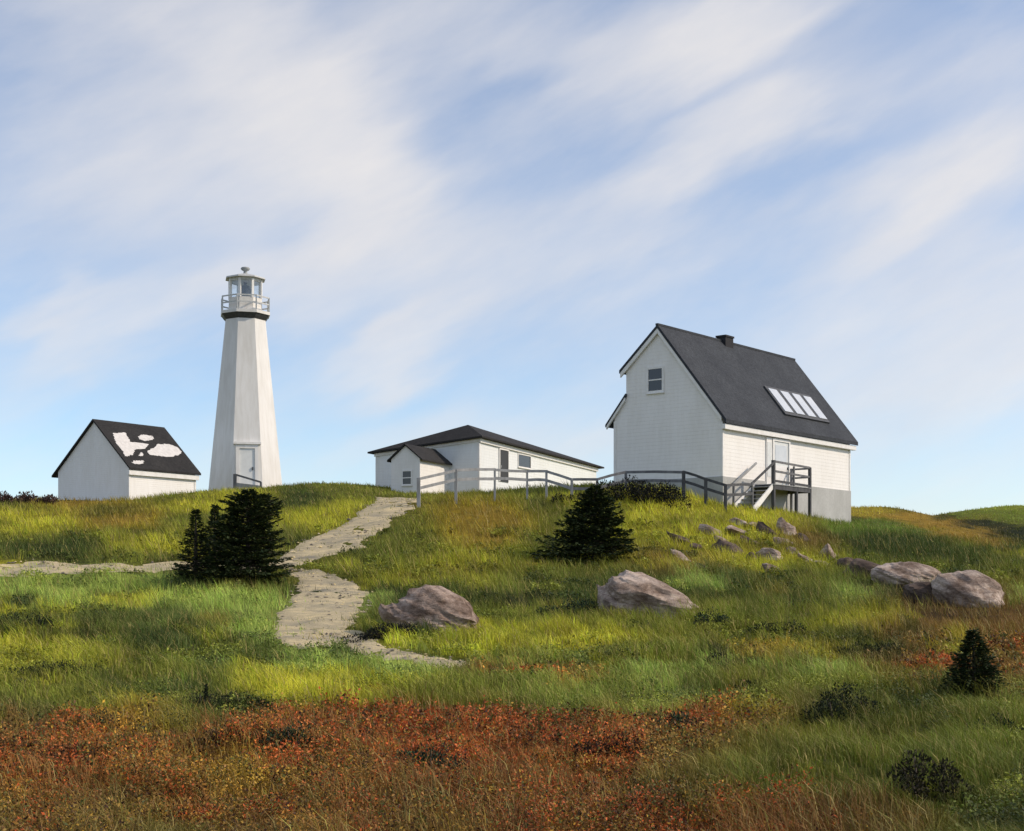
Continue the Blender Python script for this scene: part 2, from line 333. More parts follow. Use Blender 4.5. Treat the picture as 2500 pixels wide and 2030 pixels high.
M['patch'] = mat('pale_bare_roof_patch', (.66, .64, .62), .9, noise=[(5, 5, one, (.8, .8, .8), one, .3, .6)], bump=[(30, 3, one, .3, .01)])
M['wood'] = mat('weathered_grey_wood', (.165, .17, .18), .8, noise=[(5, 6, (1, 1, .3), (.6, .6, .62), (1.3, 1.28, 1.25), .3, .7)], bump=[(30, 4, (1, 1, .2), .4, .008)])
M['wood_dark'] = mat('dark_weathered_wood', (.075, .078, .085), .8, noise=[(5, 6, (1, 1, .3), (.6, .6, .62), (1.3, 1.28, 1.25), .3, .7)], bump=[(30, 4, (1, 1, .2), .4, .008)])
M['wood_pale'] = mat('pale_weathered_wood', (.34, .345, .35), .8, noise=[(5, 6, (1, 1, .3), (.7, .7, .7), (1.15, 1.15, 1.15), .3, .7)], bump=[(30, 4, (1, 1, .2), .4, .008)])
M['glass'] = mat('dark_window_glass', (.028, .031, .036), .08, spec=.6)
M['dark_void'] = mat('dark_grey_paint', (.045, .047, .05), .6)
M['metal_dark'] = mat('dark_grey_metal', (.07, .072, .075), .5, noise=[(6, 4, one, (.7, .7, .7), (1.2, 1.2, 1.2), .3, .7)])
M['metal_grey'] = mat('grey_painted_metal', (.32, .34, .34), .5, noise=[(6, 4, one, (.75, .75, .75), (1.1, 1.1, 1.1), .3, .7)])
M['metal_pale'] = mat('pale_painted_metal', (.58, .59, .58), .5, noise=[(6, 4, one, (.75, .75, .75), (1.1, 1.1, 1.1), .3, .7)])
M['brick'] = mat('soot_dark_brick', (.03, .03, .034), .9, bump=[(14, 3, one, .5, .02)])
M['skylight'] = mat('pale_skylight_glazing', (.62, .65, .68), .25, spec=.5, noise=[(2, 3, one, (.85, .87, .9), one, .3, .7)])
M['door'] = mat('white_door_paint', (.70, .72, .71), .4, noise=[(3, 4, one, (.9, .9, .9), one, .3, .6)])
M['rock'] = mat('weathered_boulder_stone', None, .92, noise=[(1.1, 8, (1, 1, 1.6), (.19, .14, .112), (.62, .53, .465), .32, .68), (2.0, 6, (1, 1, 2.6), (.70, .66, .63), one, .43, .53), (7, 3, one, one, (1.3, 1.28, 1.2), .60, .66), (9, 6, (1, 1, 2.2), (.62, .58, .56), (1.18, 1.16, 1.14), .3, .7), (45, 4, one, (.75, .75, .75), (1.15, 1.15, 1.15), .3, .7)], bump=[(4, 8, (1, 1, 2), .7, .08), (30, 5, one, .5, .02)], spec=.15)
M['rock_mid'] = mat('brown_boulder_stone', None, .92, noise=[(1.3, 8, (1, 1, 1.8), (.13, .092, .073), (.53, .435, .375), .34, .68), (2.0, 6, (1, 1, 2.6), (.68, .64, .61), one, .43, .53), (7, 3, one, one, (1.3, 1.28, 1.2), .60, .66), (9, 6, (1, 1, 2.2), (.6, .55, .52), (1.2, 1.17, 1.15), .3, .7), (45, 4, one, (.75, .75, .75), (1.15, 1.15, 1.15), .3, .7)], bump=[(4, 8, (1, 1, 2), .8, .09), (30, 5, one, .5, .02)], spec=.15)
M['rock_dark'] = mat('dark_brown_stone', None, .92, noise=[(1.4, 8, (1, 1, 1.6), (.06, .044, .036), (.17, .13, .108), .3, .7), (9, 6, (1, 1, 2.2), (.65, .62, .6), (1.15, 1.15, 1.15), .3, .7)], bump=[(5, 8, (1, 1, 2), .7, .06), (30, 5, one, .5, .02)], spec=.15)
M['ground'] = mat('turf_and_peat', None, .95, attr='col', noise=[(1.6, 7, one, (.62, .60, .56), (1.15, 1.15, 1.1), .3, .7), (14, 6, one, (.55, .53, .5), (1.25, 1.25, 1.2), .3, .7)], bump=[(3, 8, one, .8, .12), (22, 5, one, .7, .04)], spec=.1)
M['blade'] = mat('grass_blades', None, .65, attr='col', translucent=.25, spec=.2)
M['heath'] = mat('heath_leaves', None, .6, attr='col', translucent=.2, spec=.25)
M['needles'] = mat('spruce_needles', None, .7, attr='col', translucent=.08, spec=.15)
M['bark'] = mat('grey_brown_bark', (.10, .08, .065), .9, noise=[(12, 5, (1, 1, .3), (.6, .6, .6), (1.2, 1.2, 1.2), .3, .7)], bump=[(20, 4, (1, 1, .3), .6, .02)])
M['path'] = mat('sandy_gravel', None, .95, noise=[(.8, 7, (.8, 1.7, 1), (.29, .268, .21), (.67, .555, .335), .30, .70), (5, 7, (.7, 1.9, 1), (.72, .72, .74), (1.16, 1.14, 1.08), .3, .7), (40, 5, one, (.7, .7, .7), (1.2, 1.2, 1.2), .3, .7)], bump=[(2.5, 6, (.7, 2.0, 1), .3, .06), (35, 4, one, .5, .02)], spec=.1)
M['pebble'] = mat('path_pebbles', None, .9, attr='col', spec=.15)

# ------------------------------------------------------------------ helpers: meshes and objects
class MB:
    def __init__(s): s.v = []; s.f = []
    def add(s, vs, fs):
        o = len(s.v); s.v += [tuple(v) for v in vs]; s.f += [tuple(i + o for i in f) for f in fs]; return s
    def box8(s, c):      # c: lower four (ccw), upper four
        return s.add(c, [(3, 2, 1, 0), (4, 5, 6, 7), (0, 1, 5, 4), (1, 2, 6, 5), (2, 3, 7, 6), (3, 0, 4, 7)])
    def fbox(s, fr, t0, t1, w0, w1, z0, z1):
        return s.box8([fr(t0, w0, z0), fr(t1, w0, z0), fr(t1, w1, z0), fr(t0, w1, z0), fr(t0, w0, z1), fr(t1, w0, z1), fr(t1, w1, z1), fr(t0, w1, z1)])
    def prism(s, a, b):  # two matching outlines
        n = len(a)
        return s.add(list(a) + list(b), [tuple(range(n))[::-1], tuple(range(n, 2 * n))] + [(i, (i + 1) % n, n + (i + 1) % n, n + i) for i in range(n)])
    def bar(s, p, q, w, h, up=(0, 0, 1)):
        p = Vector(p); q = Vector(q); d = (q - p).normalized(); up = Vector(up)
        sx = d.cross(up)
        if sx.length < 1e-4: sx = d.cross(Vector((0, 1, 0)))
        sx.normalize(); u = sx.cross(d).normalized()
        A = [p + sx * i * w / 2 + u * j * h / 2 for i, j in ((-1, -1), (1, -1), (1, 1), (-1, 1))]
        return s.prism(A, [a + (q - p) for a in A])
    def tube(s, pts, rad, n=8):
        pts = [Vector(p) for p in pts]; o = len(s.v)
        for i, p in enumerate(pts):
            d = (pts[min(i + 1, len(pts) - 1)] - pts[max(i - 1, 0)]).normalized()
            a = d.cross(Vector((0, 1, 0.01)) if abs(d.y) < .9 else Vector((1, 0, 0))).normalized(); b = d.cross(a)
            r = rad[i] if isinstance(rad, (list, tuple)) else rad
            for k in range(n):
                t = 2 * math.pi * k / n; s.v.append(tuple(p + a * r * math.cos(t) + b * r * math.sin(t)))
        for i in range(len(pts) - 1):
            for k in range(n): s.f.append((o + i * n + k, o + i * n + (k + 1) % n, o + (i + 1) * n + (k + 1) % n, o + (i + 1) * n + k))
        s.f.append(tuple(o + k for k in range(n))[::-1]); s.f.append(tuple(o + (len(pts) - 1) * n + k for k in range(n)))
        return s
    def lathe(s, c, prof, n=8, a0=0.0):
        o = len(s.v)
        for r, z in prof:
            for k in range(n):
                t = a0 + 2 * math.pi * k / n; s.v.append((c[0] + r * math.cos(t), c[1] + r * math.sin(t), c[2] + z))
        for i in range(len(prof) - 1):
            for k in range(n): s.f.append((o + i * n + k, o + i * n + (k + 1) % n, o + (i + 1) * n + (k + 1) % n, o + (i + 1) * n + k))
        s.f.append(tuple(o + k for k in range(n))[::-1]); s.f.append(tuple(o + (len(prof) - 1) * n + k for k in range(n)))
        return s
    def build(s, name, m, parent=None, origin=(0, 0, 0), smooth=False, bevel=0):
        me = bpy.data.meshes.new(name)
        O = Vector(origin)
        me.from_pydata([tuple(Vector(v) - O) for v in s.v], [], s.f)
        bm = bmesh.new(); bm.from_mesh(me); bmesh.ops.recalc_face_normals(bm, faces=bm.faces)
        if bevel: bmesh.ops.bevel(bm, geom=[e for e in bm.edges], offset=bevel, segments=1, affect='EDGES')
        bm.to_mesh(me); bm.free()
        me.materials.append(m)
        if smooth: me.shade_smooth()
        o = bpy.data.objects.new(name, me); C.objects.link(o)
        if parent is not None: o.parent = parent
        else: o.location = O
        return o
def tag(o, label=None, cat=None, group=None, kind=None):
    for k, v in (('label', label), ('category', cat), ('group', group), ('kind', kind)):
        if v: o[k] = v
    return o
def thing(name, loc, label, cat, group=None):
    o = bpy.data.objects.new(name, None); C.objects.link(o); o.location = loc; o.empty_display_size = .3
    return tag(o, label, cat, group)
def fast_mesh(name, verts, loops, starts, m, cols=None, parent=None, loc=None, smooth=False):
    me = bpy.data.meshes.new(name)
    me.vertices.add(len(verts)); me.vertices.foreach_set('co', np.asarray(verts, np.float32).ravel())
    me.loops.add(len(loops)); me.loops.foreach_set('vertex_index', np.asarray(loops, np.int32))
    me.polygons.add(len(starts)); me.polygons.foreach_set('loop_start', np.asarray(starts, np.int32))
    me.update(calc_edges=True)
    if cols is not None:
        a = me.color_attributes.new('col', 'FLOAT_COLOR', 'POINT')
        a.data.foreach_set('color', np.concatenate([cols, np.ones((len(cols), 1))], 1).astype(np.float32).ravel())
    me.materials.append(m)
    if smooth: me.shade_smooth()
    me.validate()
    o = bpy.data.objects.new(name, me); C.objects.link(o)
    if parent is not None: o.parent = parent
    if loc is not None: o.location = loc
    return o

# ------------------------------------------------------------------ ground
PATHS = {  # stations: left edge, right edge (photo px) down each path
    'upper': [((915, 1213), (1030, 1216)), ((900, 1232), (1022, 1240)), ((862, 1262), (975, 1262)), ((815, 1288), (945, 1290)), ((760, 1312), (915, 1320)), ((705, 1338), (880, 1342)), ((672, 1357), (790, 1362)), ((640, 1378), (712, 1388))],
    'side': [((-60, 1372), (-60, 1412)), ((40, 1366), (30, 1408)), ((140, 1364), (138, 1408)), ((200, 1378), (205, 1400)), ((330, 1377), (335, 1396)), ((430, 1368), (440, 1393)), ((520, 1372), (530, 1396)), ((650, 1380), (650, 1402))],
    'lower': [((640, 1376), (715, 1388)), ((700, 1398), (800, 1402)), ((712, 1420), (870, 1422)), ((700, 1450), (915, 1450)), ((675, 1485), (905, 1480)), ((655, 1520), (885, 1510)), ((645, 1550), (860, 1545)), ((672, 1572), (858, 1566)), ((720, 1590), (880, 1582))],
    'spur': [((745, 1545), (905, 1548)), ((780, 1560), (918, 1560)), ((825, 1572), (930, 1572)), ((855, 1592), (985, 1588)), ((905, 1610), (1060, 1604)), ((990, 1626), (1130, 1612)), ((1120, 1637), (1165, 1620))],
}
def outline(st): return [a for a, b in st] + [b for a, b in st][::-1]
def inpoly(u, v, poly):
    c = np.zeros(len(u), bool); n = len(poly)
    for i in range(n):
        (x0, y0), (x1, y1) = poly[i], poly[i - 1]
        if y0 == y1: continue
        c ^= ((y0 > v) != (y1 > v)) & (u < (x1 - x0) * (v - y0) / (y1 - y0) + x0)
    return c
def pixof(X, Y, Z): return CX + F * X / np.maximum(Y, 2), HY - F * Z / np.maximum(Y, 2)
def onpath(X, Y, Z, jit=None):
    u, v = pixof(X, Y, Z)
    if jit is not None: u = u + jit * 20; v = v + jit[::-1] * 4
    m = np.zeros(len(u), bool)
    for st in PATHS.values(): m |= inpoly(u, v, outline(st))
    return m & (Y < 90)

def make_ground():
    def axis(lo, hi, step, far):
        c = list(np.arange(lo, hi + 1e-6, step)); s = step
        a = []; x = lo
        while x > -far: s *= 1.35; x -= s; a.append(x)
        b = []; x = hi; s = step
        while x < far: s *= 1.35; x += s; b.append(x)
        return np.array(a[::-1] + c + b)
    xs = axis(-62, 68, 0.32, 4500); ys = axis(-6, 165, 0.32, 5000)
    X, Y = np.meshgrid(xs, ys); nx, ny = len(xs), len(ys)
    Z = height(X, Y)
    X, Y, Z = X.ravel(), Y.ravel(), Z.ravel()
    col, u, v = plants(X, Y, Z)
    col = col * 0.62
    i = np.arange(ny - 1)[:, None] * nx + np.arange(nx - 1)[None]
    q = np.stack([i, i + 1, i + nx + 1, i + nx], -1).reshape(-1)
    o = fast_mesh('ground', np.stack([X, Y, Z], 1), q, np.arange(0, len(q), 4), M['ground'], col, smooth=True)
    tag(o, 'hummocky headland turf of grass and rust coloured heath', kind='structure')
make_ground()

def path_sheet(st, label):
    """a strip of gravel laid on the terrain, edges sunk into the turf"""
    A = [ground(*a) for a, b in st]; B = [ground(*b) for a, b in st]
    L = []; Rr = []
    for i in range(len(A) - 1):
        for k in range(7):
            t = k / 7; p, q = A[i].lerp(A[i + 1], t), B[i].lerp(B[i + 1], t); e = .26 * (fbm(np.array([p.y * 1.1]), np.array([3.3]), 3)[0] - .5), .26 * (fbm(np.array([p.y * 1.1]), np.array([8.7]), 3)[0] - .5); L.append(p.lerp(q, e[0])); Rr.append(q.lerp(p, e[1]))
    L.append(A[-1]); Rr.append(B[-1])
    K = 22; vs = []
    P = np.array([[L[i].lerp(Rr[i], j / K) for j in range(K + 1)] for i in range(len(L))])
    X, Y = P[..., 0].copy(), P[..., 1].copy()
    s = np.linspace(0, 1, K + 1)[None]
    edge = np.minimum(s, 1 - s) * 8
    Z = height(X, Y) + 0.075 * np.clip(edge, 0, 1) - 0.05 + 0.09 * (fbm(X * 0.8, Y * 3.0, 3) - 0.5)
    n0, n1 = X.shape
    i = np.arange(n0 - 1)[:, None] * n1 + np.arange(n1 - 1)[None]
    q = np.stack([i, i + 1, i + n1 + 1, i + n1], -1).reshape(-1)
    o = fast_mesh('path', np.stack([X.ravel(), Y.ravel(), Z.ravel()], 1), q, np.arange(0, len(q), 4), M['path'], smooth=True)
    tag(o, label, kind='structure')
path_sheet(PATHS['upper'], 'upper gravel path climbing to the long white building')
path_sheet(PATHS['side'], 'narrow sandy side path running off to the left')
path_sheet(PATHS['lower'], 'broad sandy path between the spruces and the boulder')
path_sheet(PATHS['spur'], 'pale sandy spur of path curving below the boulder')

def make_pebbles():
    N = 5200; k = list(PATHS)
    pts = []
    for name, n in (('upper', 500), ('side', 300), ('lower', 1200), ('spur', 800)):
        st = PATHS[name]
        A = np.array([list(ground(*a)) for a, b in st]); B = np.array([list(ground(*b)) for a, b in st])
        i = rng.integers(0, len(st) - 1, n); t = rng.random(n)[:, None]; s = rng.random(n)[:, None]
        a = A[i] * (1 - t) + A[i + 1] * t; b = B[i] * (1 - t) + B[i + 1] * t
        pts.append(a * (1 - s) + b * s)
    p = np.concatenate(pts); n = len(p)
    p[:, 2] = height(p[:, 0], p[:, 1]) + 0.02
    oc = np.array([(1, 0, 0), (0, 1, 0), (-1, 0, 0), (0, -1, 0), (0, 0, 1)], float)
    r = (0.012 + 0.04 * rng.random(n) ** 4) * np.clip(p[:, 1] / 32, .8, 1.6)
    ang = rng.random(n) * 6.28; c, s = np.cos(ang), np.sin(ang)
    sc = np.stack([r * (1 + rng.random(n)), r * (.7 + .5 * rng.random(n)), r * (.4 + .5 * rng.random(n))], 1)
    q = oc[None] * sc[:, None] * (0.8 + .4 * rng.random((n, 5, 1)))
    V = np.stack([q[..., 0] * c[:, None] - q[..., 1] * s[:, None], q[..., 0] * s[:, None] + q[..., 1] * c[:, None], q[..., 2]], -1) + p[:, None]
    tri = np.array([0, 1, 4, 1, 2, 4, 2, 3, 4, 3, 0, 4])
    loops = (tri[None] + 5 * np.arange(n)[:, None]).ravel()
    pal = np.array([lin(c) for c in ((180, 168, 140), (150, 140, 124), (120, 112, 104), (200, 182, 136), (96, 90, 84))])
    cols = np.repeat(pal[rng.integers(0, 5, n)], 5, 0)
    o = fast_mesh('pebbles', V.reshape(-1, 3), loops, np.arange(0, len(loops), 3), M['pebble'], cols)
    tag(o, 'loose pebbles strewn over the sandy path', kind='stuff')
make_pebbles()

# ------------------------------------------------------------------ building frames
def frame(px, D, ang):
    """t runs back along the long wall, w across the gable, both from the near corner; heights are absolute"""
    p = Vector(((px - CX) / F * D, D, 0)); a = R(ang)
    d = Vector((math.sin(a), math.cos(a), 0)); g = Vector((-math.cos(a), math.sin(a), 0))
    def fr(t, w, z): return p + d * t + g * w + Vector((0, 0, z))
    fr.d, fr.g, fr.p = d, g, p
    return fr
def onplane(px, py, p, n):
    r = Vector(((px - CX) / F, 1, (HY - py) / F)); return r * (p.dot(n) / r.dot(n))
def tw(fr, P):
    q = Vector((P.x, P.y, 0)) - fr.p; return q.dot(fr.d), q.dot(fr.g)

def wall_window(fr, axis, a0, a1, z0, z1, root, O, rows=2, trim=.09, off=0.0, pane='glass', tm='trim'):
    """a framed window on the long wall (axis 't', facing -w) or on the gable (axis 'w', facing -t): frame, sill and panes"""
    def bx(x0, x1, zz0, zz1, d0, d1):
        m = MB()
        return m.fbox(fr, x0, x1, off - d1, off - d0, zz0, zz1) if axis == 't' else m.fbox(fr, off - d1, off - d0, x0, x1, zz0, zz1)
    fm = MB()
    def addb(*a):
        b = bx(*a); fm.add(b.v, b.f)
    addb(a0 - trim, a0, z0 - trim, z1 + trim, -.02, .05); addb(a1, a1 + trim, z0 - trim, z1 + trim, -.02, .05)
    addb(a0, a1, z1, z1 + trim, -.02, .048); addb(a0, a1, z0 - trim, z0, -.02, .048)
    for r in range(1, rows):
        zz = z0 + (z1 - z0) * r / rows; addb(a0, a1, zz - .03, zz + .03, -.02, .035)
    w = fm.build('window', M[tm], root, O)
    bx(a0 - trim - .03, a1 + trim + .03, z0 - trim - .05, z0 - trim - .003, -.02, .09).build('sill', M[tm], w, O)
    hgt = (z1 - z0) / rows
    for r in range(rows):
        bx(a0 - .005, a1 + .005, z0 + r * hgt + (.028 if r else -.005), z0 + (r + 1) * hgt - (.028 if r < rows - 1 else -.005), -.02, .012 + .008 * r).build('pane', M[pane], w, O)
    return w

# ------------------------------------------------------------------ the tall house
HF = frame(1764, 68, 39.4)
HL, HW = 13.7, 6.38
O = Vector(HF(0, 0, 3.6))
house = thing('house', O, 'tall white saltbox house with steep charcoal roof, chimney and skylights', 'house')
prof = [(0, 2.2), (0, 8.15), (3.68, 12.78), (5.65, 11.02), (5.65, 9.5), (6.38, 8.62), (6.38, 2.2)]
MB().prism([HF(0, w, z) for w, z in prof], [HF(HL, w, z) for w, z in prof]).build('wall', M['siding'], house, O)
fd = MB()
fd.fbox(HF, -.05, HL + .05, -.05, HW + .05, 1.8, 5.28)
fd.build('foundation', M['foundation'], house, O)
# roof: long slope to the right, short one to the left, lean-to slope below
sl1 = (12.84 - 8.18) / 3.68
def slab(fr, w0, z0, w1, z1, t0, t1, th=.13):
    n = Vector((0, 0, 1)) * th
    return MB().prism([fr(t0, w0, z0), fr(t0, w1, z1), fr(t0, w1, z1 + th), fr(t0, w0, z0 + th)], [fr(t1, w0, z0), fr(t1, w1, z1), fr(t1, w1, z1 + th), fr(t1, w0, z0 + th)])
rr = slab(HF, 3.68, 12.86, -.30, 12.86 - sl1 * 3.98, -.16, HL + .42, .20)
b2 = slab(HF, 3.683, 12.86, 5.98, 12.86 - .895 * 2.30, -.16, HL + .42, .16); rr.add(b2.v, b2.f)
b3 = slab(HF, 5.60, 9.62, 6.85, 9.62 - 1.2 * 1.25, -.16, HL + .42, .13); rr.add(b3.v, b3.f)
roof = rr.build('roof', M['roof'], house, O)
# ridge cap
MB().fbox(HF, -.17, HL + .43, 3.60, 3.76, 12.98, 13.09).build('ridge_cap', M['roof'], house, O)
# white rake boards on the near gable, fascia along the eaves
def rake(w0, z0, w1, z1, t=-.14, hgt=.24, th=.10):
    return MB().prism([HF(t, w0, z0), HF(t, w1, z1), HF(t, w1, z1 - hgt), HF(t, w0, z0 - hgt)], [HF(t + th, w0, z0), HF(t + th, w1, z1), HF(t + th, w1, z1 - hgt), HF(t + th, w0, z0 - hgt)])
rake(3.68, 12.855, -.02, 12.855 - sl1 * 3.70).build('rake_board', M['trim'], house, O)
rake(3.69, 12.84, 5.93, 12.84 - .895 * 2.24).build('rake_board', M['trim'], house, O)
rake(5.66, 9.56, 6.80, 9.56 - 1.2 * 1.14, hgt=.18).build('rake_board', M['trim'], house, O)
MB().fbox(HF, -.15, HL + .32, -.24, -.003, 7.56, 7.80).build('fascia_board', M['trim'], house, O)
MB().fbox(HF, -.03, .11, -.03, .1, 5.29, 7.55).build('corner_board', M['trim'], house, O)
MB().fbox(HF, HL - .1, HL + .03, -.03, .1, 5.29, 7.55).build('corner_board', M['trim'], house, O)
MB().fbox(HF, -.03, .09, HW - .1, HW + .03, 5.29, 8.4).build('corner_board', M['trim'], house, O)
# chimney
ch = MB().fbox(HF, 6.0, 6.8, 3.40, 3.96, 12.2, 13.24)
chim = ch.build('chimney', M['brick'], roof, O)
MB().fbox(HF, 5.96, 6.84, 3.36, 4.0, 13.242, 13.34).build('chimney_cap', M['brick'], roof, O)
# gable window
n_g = -HF.d
Pa = onplane(1584, 956, HF(0, 0, 0), n_g); Pb = onplane(1617, 899.5, HF(0, 0, 0), n_g)
wa, wb = tw(HF, Pa)[1], tw(HF, Pb)[1]
wall_window(HF, 'w', min(wa, wb), max(wa, wb), Pa.z, Pb.z, house, O, trim=.11)
# skylights: a row of four pale panes in a dark raised curb lying on the slope
def roofpt(t, w, up): return HF(t, w, 12.86 + .20 - sl1 * (3.68 - w)) + up * RN
RN = (HF.g * -sl1 + Vector((0, 0, 1))).normalized()
rp0 = HF(0, 3.68, 13.06)
T = [tw(HF, onplane(x, y, rp0, RN)) for x, y in ((1879, 955), (1980, 973), (2008, 1027), (1908, 1009))]
t0, t1 = (T[0][0] + T[3][0]) / 2, (T[1][0] + T[2][0]) / 2; wt, wb_ = (T[0][1] + T[1][1]) / 2, (T[2][1] + T[3][1]) / 2
def rbox(ta, tb, w_a, w_b, lo, hi):
    return MB().box8([roofpt(ta, w_a, lo), roofpt(tb, w_a, lo), roofpt(tb, w_b, lo), roofpt(ta, w_b, lo), roofpt(ta, w_a, hi), roofpt(tb, w_a, hi), roofpt(tb, w_b, hi), roofpt(ta, w_b, hi)])
skl = rbox(t0 - .15, t1 + .15, wb_ - .1, wt + .1, -.05, .10).build('skylight', M['metal_dark'], roof, O)
gap = (t1 - t0) * .085; pw = (t1 - t0 - 3 * gap) / 4
for k in range(4):
    a = t0 + k * (pw + gap)
    rbox(a, a + pw, wb_ + .02, wt - .02, .101, .14).build('pane', M['skylight'], skl, O)
# door with narrow side panel
n_w = -HF.g
def twall(px): return tw(HF, onplane(px, 1100, HF(0, 0, 0), n_w))[0]
da, db = twall(1886), twall(1922); sa = twall(1869); DZ = 5.02
dz1 = 7.38
door = MB().fbox(HF, da, db, -.055, .02, DZ, dz1).build('door', M['door'], house, O)
fr_ = MB()
for x0, x1, zz0, zz1 in ((da - .14, da - .003, DZ, dz1 + .14), (db + .003, db + .14, DZ, dz1 + .14), (da - .002, db + .002, dz1 + .003, dz1 + .14)): fr_.fbox(HF, x0, x1, -.11, .02, zz0, zz1)
fr_.build('door_frame', M['trim'], door, O)
MB().fbox(HF, da + .18, db - .18, -.068, -.05, 6.30, 7.20).build('door_glass', M['skylight'], door, O)
MB().fbox(HF, da + .16, db - .16, -.072, -.05, 5.25, 6.15).build('door_panel', M['trim'], door, O)
MB().fbox(HF, db - .14, db - .07, -.12, -.055, 5.98, 6.12).build('handle', M['metal_dark'], door, O)
sp = MB().fbox(HF, sa, da - .17, -.07, .02, DZ, dz1 + .12).build('side_panel', M['trim'], house, O)
MB().fbox(HF, sa + .07, da - .24, -.085, -.06, DZ + .5, dz1 - .1).build('pane', M['door'], sp, O)

# ------------------------------------------------------------------ the deck and its stair, on the long wall
DO = Vector(HF(3, -1.3, 3.6))
deck = thing('deck', DO, 'raised grey timber deck with stair and railings outside the white house door', 'deck')
OUT = -1.30; tA, tB = 2.65, 6.45; ZD = 5.0
def dpost(t, w, z1, s=.13, m='wood_dark'):
    p = HF(t, w, 0); g0 = h1(p.x, p.y) - .3
    return MB().bar(HF(t, w, g0), HF(t, w, z1), s, s, up=tuple(HF.d)).build('post', M[m], deck, DO, bevel=.008)
dpost(tA, OUT, 6.17, .16); dpost(tB, OUT, 6.05, .14); dpost(5.0, OUT, ZD - .12, .14); dpost(tB, -.25, 6.05, .11, 'wood'); dpost(tA, -.25, ZD - .12, .12)
MB().bar(HF(4.75, OUT, ZD), HF(4.75, OUT, 6.0), .08, .08, up=tuple(HF.d)).build('baluster', M['wood'], deck, DO)
for z, m in ((6.12, 'wood'), (5.64, 'wood')):
    MB().bar(HF(tA, OUT, z), HF(tB, OUT, z - .08), .07, .10).build('rail', M[m], deck, DO)
MB().bar(HF(tA, OUT - .003, ZD + .16), HF(tB, OUT - .003, ZD + .10), .06, .11).build('rail', M['wood_dark'], deck, DO)
for z in (6.0, 5.55): MB().bar(HF(tB + .004, OUT, z), HF(tB + .004, -.25, z), .06, .09).build('rail', M['wood'], deck, DO)
MB().fbox(HF, tA - .05, tB + .05, OUT - .06, OUT + .02, ZD - .26, ZD - .04).build('rim_joist', M['wood_dark'], deck, DO)
MB().fbox(HF, tA - .05, tA + .03, OUT + .022, -.06, ZD - .26, ZD - .04).build('rim_joist', M['wood_dark'], deck, DO)
MB().fbox(HF, tB - .03, tB + .05, OUT + .022, -.06, ZD - .26, ZD - .04).build('rim_joist', M['wood_dark'], deck, DO)
nb = 9; bw = (-.07 - (OUT - .10)) / nb
for k in range(nb):
    a = OUT - .10 + k * bw
    MB().fbox(HF, tA - .1, tB + .1, a + .006, a + bw - .006, ZD - .035, ZD + .004 * (k % 2)).build('deck_board', M['wood_pale'], deck, DO)
# stair down to the near side
tS = .45; zS = h1(HF(tS, OUT, 0).x, HF(tS, OUT, 0).y)
for w in (OUT, OUT + 1.02):
    zb = h1(HF(tS, w, 0).x, HF(tS, w, 0).y) - .1
    MB().prism([HF(tS, w - .03, zb), HF(tS + .28, w - .03, zb), HF(tA - .06, w - .03, ZD - .24), HF(tA - .06, w - .03, ZD + .02), HF(tS, w - .03, zb + .2)],
               [HF(tS, w + .03, zb), HF(tS + .28, w + .03, zb), HF(tA - .06, w + .03, ZD - .24), HF(tA - .06, w + .03, ZD + .02), HF(tS, w + .03, zb + .2)]).build('stringer', M['trim'], deck, DO)
for k in range(6):
    f = (k + .55) / 6.2
    t = tS + .12 + (tA - tS - .12) * f; z = zS + .1 + (ZD - zS - .1) * f
    MB().fbox(HF, t - .15, t + .15, OUT + .033, OUT + .985, z - .02, z + .025).build('tread', M['wood_pale'], deck, DO)
for w, m in ((OUT, 'wood_dark'), (OUT + 1.02, 'wood_pale')):
    p = HF(tS, w, 0); g0 = h1(p.x, p.y)
    MB().bar(HF(tS, w - .07, g0 - .3), HF(tS, w - .07, 4.95), .10, .10, up=tuple(HF.d)).build('newel', M['wood'], deck, DO, bevel=.008)
    MB().bar(HF(tS, w - .07, 4.9), HF(tA, w - .07, 6.08), .07, .10).build('handrail', M[m], deck, DO)

# ------------------------------------------------------------------ the shed
SF = frame(315, 78, 35)
SL, SW, SZe, SZr = 4.85, 6.2, 6.60, 9.30
SO = Vector(SF(0, 0, 4.6))
shed = thing('shed', SO, 'small white shed with black gable roof spotted by big pale patches', 'shed')
sp_ = [(0, 3.9), (0, SZe), (2.95, SZr), (SW, SZe), (SW, 3.9)]
MB().prism([SF(0, w, z) for w, z in sp_], [SF(SL, w, z) for w, z in sp_]).build('wall', M['shed_siding'], shed, SO)
k1 = (SZr - SZe) / 2.95; k2 = (SZr - SZe) / (SW - 2.95)
rr = slab(SF, 2.95, SZr + .02, -.22, SZr + .02 - k1 * 3.17, -.14, SL + .25, .11)
b2 = slab(SF, 2.953, SZr + .02, SW + .42, SZr + .02 - k2 * (SW + .42 - 2.95), -.14, SL + .25, .11); rr.add(b2.v, b2.f)
sroof = rr.build('roof', M['roof_black'], shed, SO)
MB().fbox(SF, -.12, SL + .15, -.17, -.003, SZe - .46, SZe - .19).build('fascia_board', M['trim'], shed, SO)
MB().fbox(SF, -.03, .09, -.03, .09, 3.9, SZe - .47).build('corner_board', M['trim'], shed, SO)
MB().fbox(SF, SL - .09, SL + .03, -.03, .09, 3.9, SZe - .47).build('corner_board', M['trim'], shed, SO)
SRN = (SF.g * -k1 + Vector((0, 0, 1))).normalized(); srp = SF(0, 2.95, SZr + .13)
